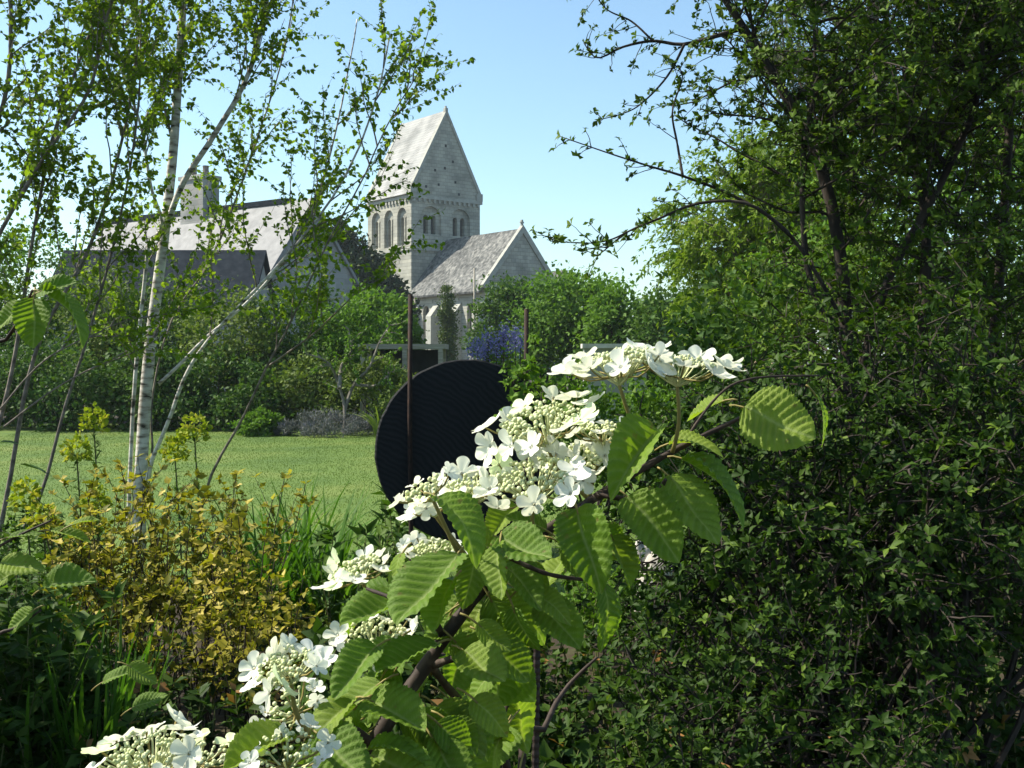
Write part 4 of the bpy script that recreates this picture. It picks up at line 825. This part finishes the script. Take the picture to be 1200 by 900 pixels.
# leaves: base px, tip px, depth, depth change, normal, mesh, width
LV = [((872, 478), (955, 512), 1.18, -.03, (-.15, -1.6, .35), 2, 1.25), ((848, 470), (800, 486), 1.24, .02, (0, -.5, .8), 0, .9), ((955, 462), (990, 512), 1.26, 0, (.5, -.4, .6), 1, .8),
      ((800, 538), (894, 577), 1.15, -.03, (.1, .25, 1), 4, .9), ((783, 558), (846, 634), 1.12, -.03, (.35, -.7, .45), 2, 1.0), ((735, 582), (801, 648), 1.10, -.03, (-.1, -.7, .6), 1, .95),
      ((772, 505), (713, 564), 1.08, -.045, (.15, -.75, .5), 3, .68), ((676, 596), (702, 690), 1.02, -.03, (.05, -.9, .35), 3, .85), ((706, 684), (733, 760), 1.06, -.01, (.6, -.6, .3), 1, .8),
      ((716, 628), (742, 692), 1.10, 0, (.5, -.7, .3), 0, .95), ((583, 630), (648, 662), 1.0, -.03, (-.2, -.75, .65), 2, .9), ((586, 636), (578, 699), .99, -.03, (-.5, -.75, .3), 0, .75),
      ((536, 650), (472, 742), 1.0, -.04, (-.3, -.8, .5), 2, 1.0), ((532, 680), (503, 737), .99, -.03, (-.3, -.85, .3), 0, .85), ((480, 700), (401, 742), 1.02, -.03, (-.15, -.8, .6), 2, .9),
      ((512, 583), (577, 627), .98, -.03, (.25, .1, 1), 4, 1.0), ((577, 646), (540, 612), 1.0, .0, (-.4, -.8, .5), 2, .9), ((512, 755), (443, 797), 1.0, -.03, (-.25, -.75, .6), 2, .95),
      ((442, 758), (386, 808), .98, -.03, (.2, -.6, .7), 1, .9), ((442, 768), (409, 800), 1.0, -.02, (-.3, -.8, .5), 2, .8), ((543, 763), (592, 806), 1.0, -.03, (.1, -.8, .55), 2, .95),
      ((433, 820), (497, 852), .97, -.03, (.1, -.75, .65), 0, .95), ((416, 822), (349, 856), .95, -.03, (-.1, -.5, .85), 4, .8), ((346, 866), (260, 894), .88, -.03, (-.1, -.6, .8), 0, .75),
      ((372, 860), (428, 910), .92, -.03, (.1, -.85, .4), 2, 1.0), ((432, 878), (502, 866), .94, -.01, (0, -.1, 1), 4, .7), ((433, 886), (508, 908), .95, -.03, (-.1, -.8, .6), 2, .95),
      ((558, 650), (543, 705), 1.03, -.02, (.3, -.8, .4), 1, .85), ((590, 662), (640, 704), 1.04, -.02, (.3, -.7, .5), 1, .9), ((622, 658), (642, 692), 1.06, 0, (-.3, -.7, .6), 2, .8),
      ((640, 622), (594, 598), 1.1, .0, (-.2, -.5, .8), 0, .9), ((655, 618), (690, 590), 1.12, 0, (-.3, -.4, .8), 2, .9), ((472, 648), (443, 694), 1.06, -.02, (-.6, -.6, .4), 1, .8), ((528, 752), (498, 742), 1.05, -.02, (0, -.2, 1), 2, .8),
      ((612, 768), (590, 838), 1.2, 0, (.5, -.7, .3), 1, .8), ((560, 768), (620, 790), 1.1, .02, (.3, -.5, .7), 0, .9), ((540, 700), (560, 745), 1.1, 0, (.3, -.8, .4), 0, .6), ((560, 650), (600, 705), 1.06, .02, (.4, -.7, .4), 3, .9),
      ((755, 580), (735, 620), 1.2, .02, (0, -.6, .6), 1, .9), ((745, 505), (755, 560), 1.22, .02, (-.2, -.8, .4), 2, .7), ((640, 690), (660, 640), 1.15, .03, (-.3, -.8, .4), 0, .9), ((445, 800), (425, 850), 1.05, 0, (-.3, -.8, .4), 2, .8),
      ((785, 520), (842, 508), 1.17, -.02, (0, -.4, .9), 4, .8), ((500, 790), (470, 830), 1.06, -.01, (-.3, -.7, .5), 2, .8), ((470, 840), (500, 880), 1.05, 0, (.2, -.8, .4), 1, .8), ((395, 850), (372, 822), 1.02, .01, (-.2, -.7, .6), 2, .7)]
def petiole(B, T_, L=.018):
    d = nrm(T_ - B); tube(mb_st, smooth_path([B - d * L + np.array([0, 0, -.004]), B - d * L * .4, B + d * .006], 4), .0011, 5)
for b, tp_, Y, dY, n, v, ws in LV:
    n = (n[0] - .22, n[1] * .62, n[2] + .2); dY *= 1.5
    B = at(b[0], b[1], Y); T2 = at(tp_[0], tp_[1], Y + dY); place_leaf(vib, B, T2, n, v if v == 3 else v + 6 * int(rng.integers(2)) if v < 4 else v, ws * .9); petiole(B, T2)
for k in range(34):          # shaded inner leaves lower in the shrub
    px, py, Y = rng.uniform(430, 610), rng.uniform(690, 930), rng.uniform(1.1, 1.4); B = at(px, py, Y); d = nrm(np.array([rng.normal(0, .8), rng.normal(0, .5), -.6])); T2 = B + d * rng.uniform(.05, .085)
    place_leaf(vib, B, T2, (rng.normal(0, .3), -.4, .8), int(rng.integers(len(VL))), .9); petiole(B, T2, .03)
mbp = smooth_path([at(*q) for q in ((438, 872, 1.0), (492, 790, 1.03), (545, 715, 1.06), (610, 645, 1.1), (690, 588, 1.14))], 60)
for k in range(44):
    q = mbp[int(rng.uniform(0, 1) ** 1.2 * 55)]; sd = 1 if k % 2 else -1
    B = q + np.array([sd * rng.uniform(.006, .05), rng.uniform(-.06, .03), rng.uniform(-.045, .02)]); d = nrm(np.array([sd * rng.uniform(.2, 1), rng.uniform(-.7, .1), -rng.uniform(.2, .9)]))
    T2 = B + d * rng.uniform(.038, .066); place_leaf(vib, B, T2, (rng.normal(-.2, .35), -.45, .75), int(rng.integers(len(VL))), rng.uniform(.75, .95)); petiole(B, T2, .02)
mk('stalk', mb_st, M['vib_stem'], vib, smooth=True, kind='stuff')

# second viburnum at the left edge
v2b = np.array([-.75, 1.35, 0]); vib2 = thing('viburnum_shrub', 'viburnum shrub without flowers whose dull leaves hang over the bed, with unseen foliage added for shade', 'shrub', v2b); mb_st = MB(); vv = vib; w = MB()
br2 = [[np.array([-.75, 1.35, -.02]), np.array([-.8, 1.3, .8]), at(-60, 480, 1.25), at(10, 395, 1.22), at(38, 340, 1.2)],
       [np.array([-.75, 1.35, -.02]), np.array([-.85, 1.4, .6]), at(-80, 700, 1.5), at(0, 640, 1.5), at(60, 610, 1.5)],
       [np.array([-.75, 1.35, -.02]), at(-120, 900, 1.5), at(-20, 760, 1.5), at(20, 735, 1.5), at(48, 715, 1.5)],
       [np.array([-.75, 1.35, -.02]), np.array([-1.0, 1.3, .7]), np.array([-1.0, 1.2, 1.4]), np.array([-.85, 1.1, 1.9])]]
for p in br2: tube(w, smooth_path(p, 20), np.linspace(.005, .0012, 20), 7)
mk('branch', w, M['vib_bark'], vib2, smooth=True)
for b, tp_, Y, dY, n, v, ws in [((52, 343), (122, 374), 1.2, -.02, (.15, .3, 1), 4, .8), ((45, 343), (84, 326), 1.2, -.02, (-.2, -.8, .5), 0, .7), ((40, 350), (36, 404), 1.2, -.02, (.1, -.9, .3), 1, .95), ((30, 360), (-10, 380), 1.2, 0, (0, -.7, .6), 0, .9),
     ((60, 622), (108, 630), 1.5, 0, (0, -.3, .9), 0, .6), ((10, 630), (52, 622), 1.5, 0, (0, -.3, .9), 2, .6), ((0, 660), (50, 665), 1.5, -.02, (-.2, -.6, .7), 2, .7), ((20, 668), (-20, 690), 1.5, 0, (-.2, -.6, .7), 2, .8),
     ((50, 690), (105, 668), 1.5, -.02, (-.2, -.5, .8), 1, .7), ((85, 615), (115, 605), 1.5, 0, (0, -.3, .9), 0, .7), ((40, 715), (5, 740), 1.5, 0, (-.2, -.6, .7), 2, .8), ((150, 780), (185, 800), 1.6, 0, (0, -.6, .7), 2, .8), ((155, 830), (195, 812), 1.6, 0, (0, -.5, .8), 2, .8), ((120, 800), (160, 780), 1.6, 0, (0, -.4, .9), 0, .7)]:
    B = at(b[0], b[1], Y); T2 = at(tp_[0], tp_[1], Y + dY); place_leaf(vib2, B, T2, n, v, ws); petiole(B, T2)
for k in range(110):         # its body beyond the edge of the picture
    B = np.array([rng.uniform(-1.5, -.72), rng.uniform(1.0, 2.2), rng.uniform(.3, 1.9)])
    if B[0] > -B[1] * .5: continue
    T2 = B + nrm(np.array([rng.normal(), rng.normal(), -.5])) * .08; place_leaf(vib2, B, T2, (rng.normal(0, .3), rng.normal(0, .3), 1), int(rng.integers(6)), .9); petiole(B, T2, .04)
shade_leaves = MB(); cen = cloud(shade_leaves, leaf6(.36), [((-2.45, 2.9, 1.0), (.75, .75, 1.0)), ((-2.9, 3.6, .9), (.8, .7, 1.0)), ((-2.05, 2.3, 1.0), (.55, .5, 1.0))], 270, 60, .075, .14)  # unseen leaf mass, added out of view to shade the lower left bed
w = MB(); stems(w, (-2.3, 2.6, 0), cen, 26, .012); mk('foliage', shade_leaves, M['bush_deep'], vib2, kind='stuff'); mk('stem', w, M['vib_bark'], vib2, kind='stuff')
mk('stalk', mb_st, M['vib_stem'], vib2, smooth=True, kind='stuff')

# ------------------------------------------------------------------ thin spring haze
hz = MB(); box(hz, (-910, -310, -1), (910, 1510, 27))
m, n, out = nodes('haze'); pv = n.nodes.new('ShaderNodeVolumePrincipled'); pv.inputs['Color'].default_value = (0.82, 0.95, 1, 1); pv.inputs['Density'].default_value = 0.0004
pv.inputs['Anisotropy'].default_value = 0.2
n.links.new(pv.outputs[0], out.inputs['Volume']); tag(mk('haze', hz, m), 'thin pale spring haze over the whole garden', 'haze', kind='stuff')
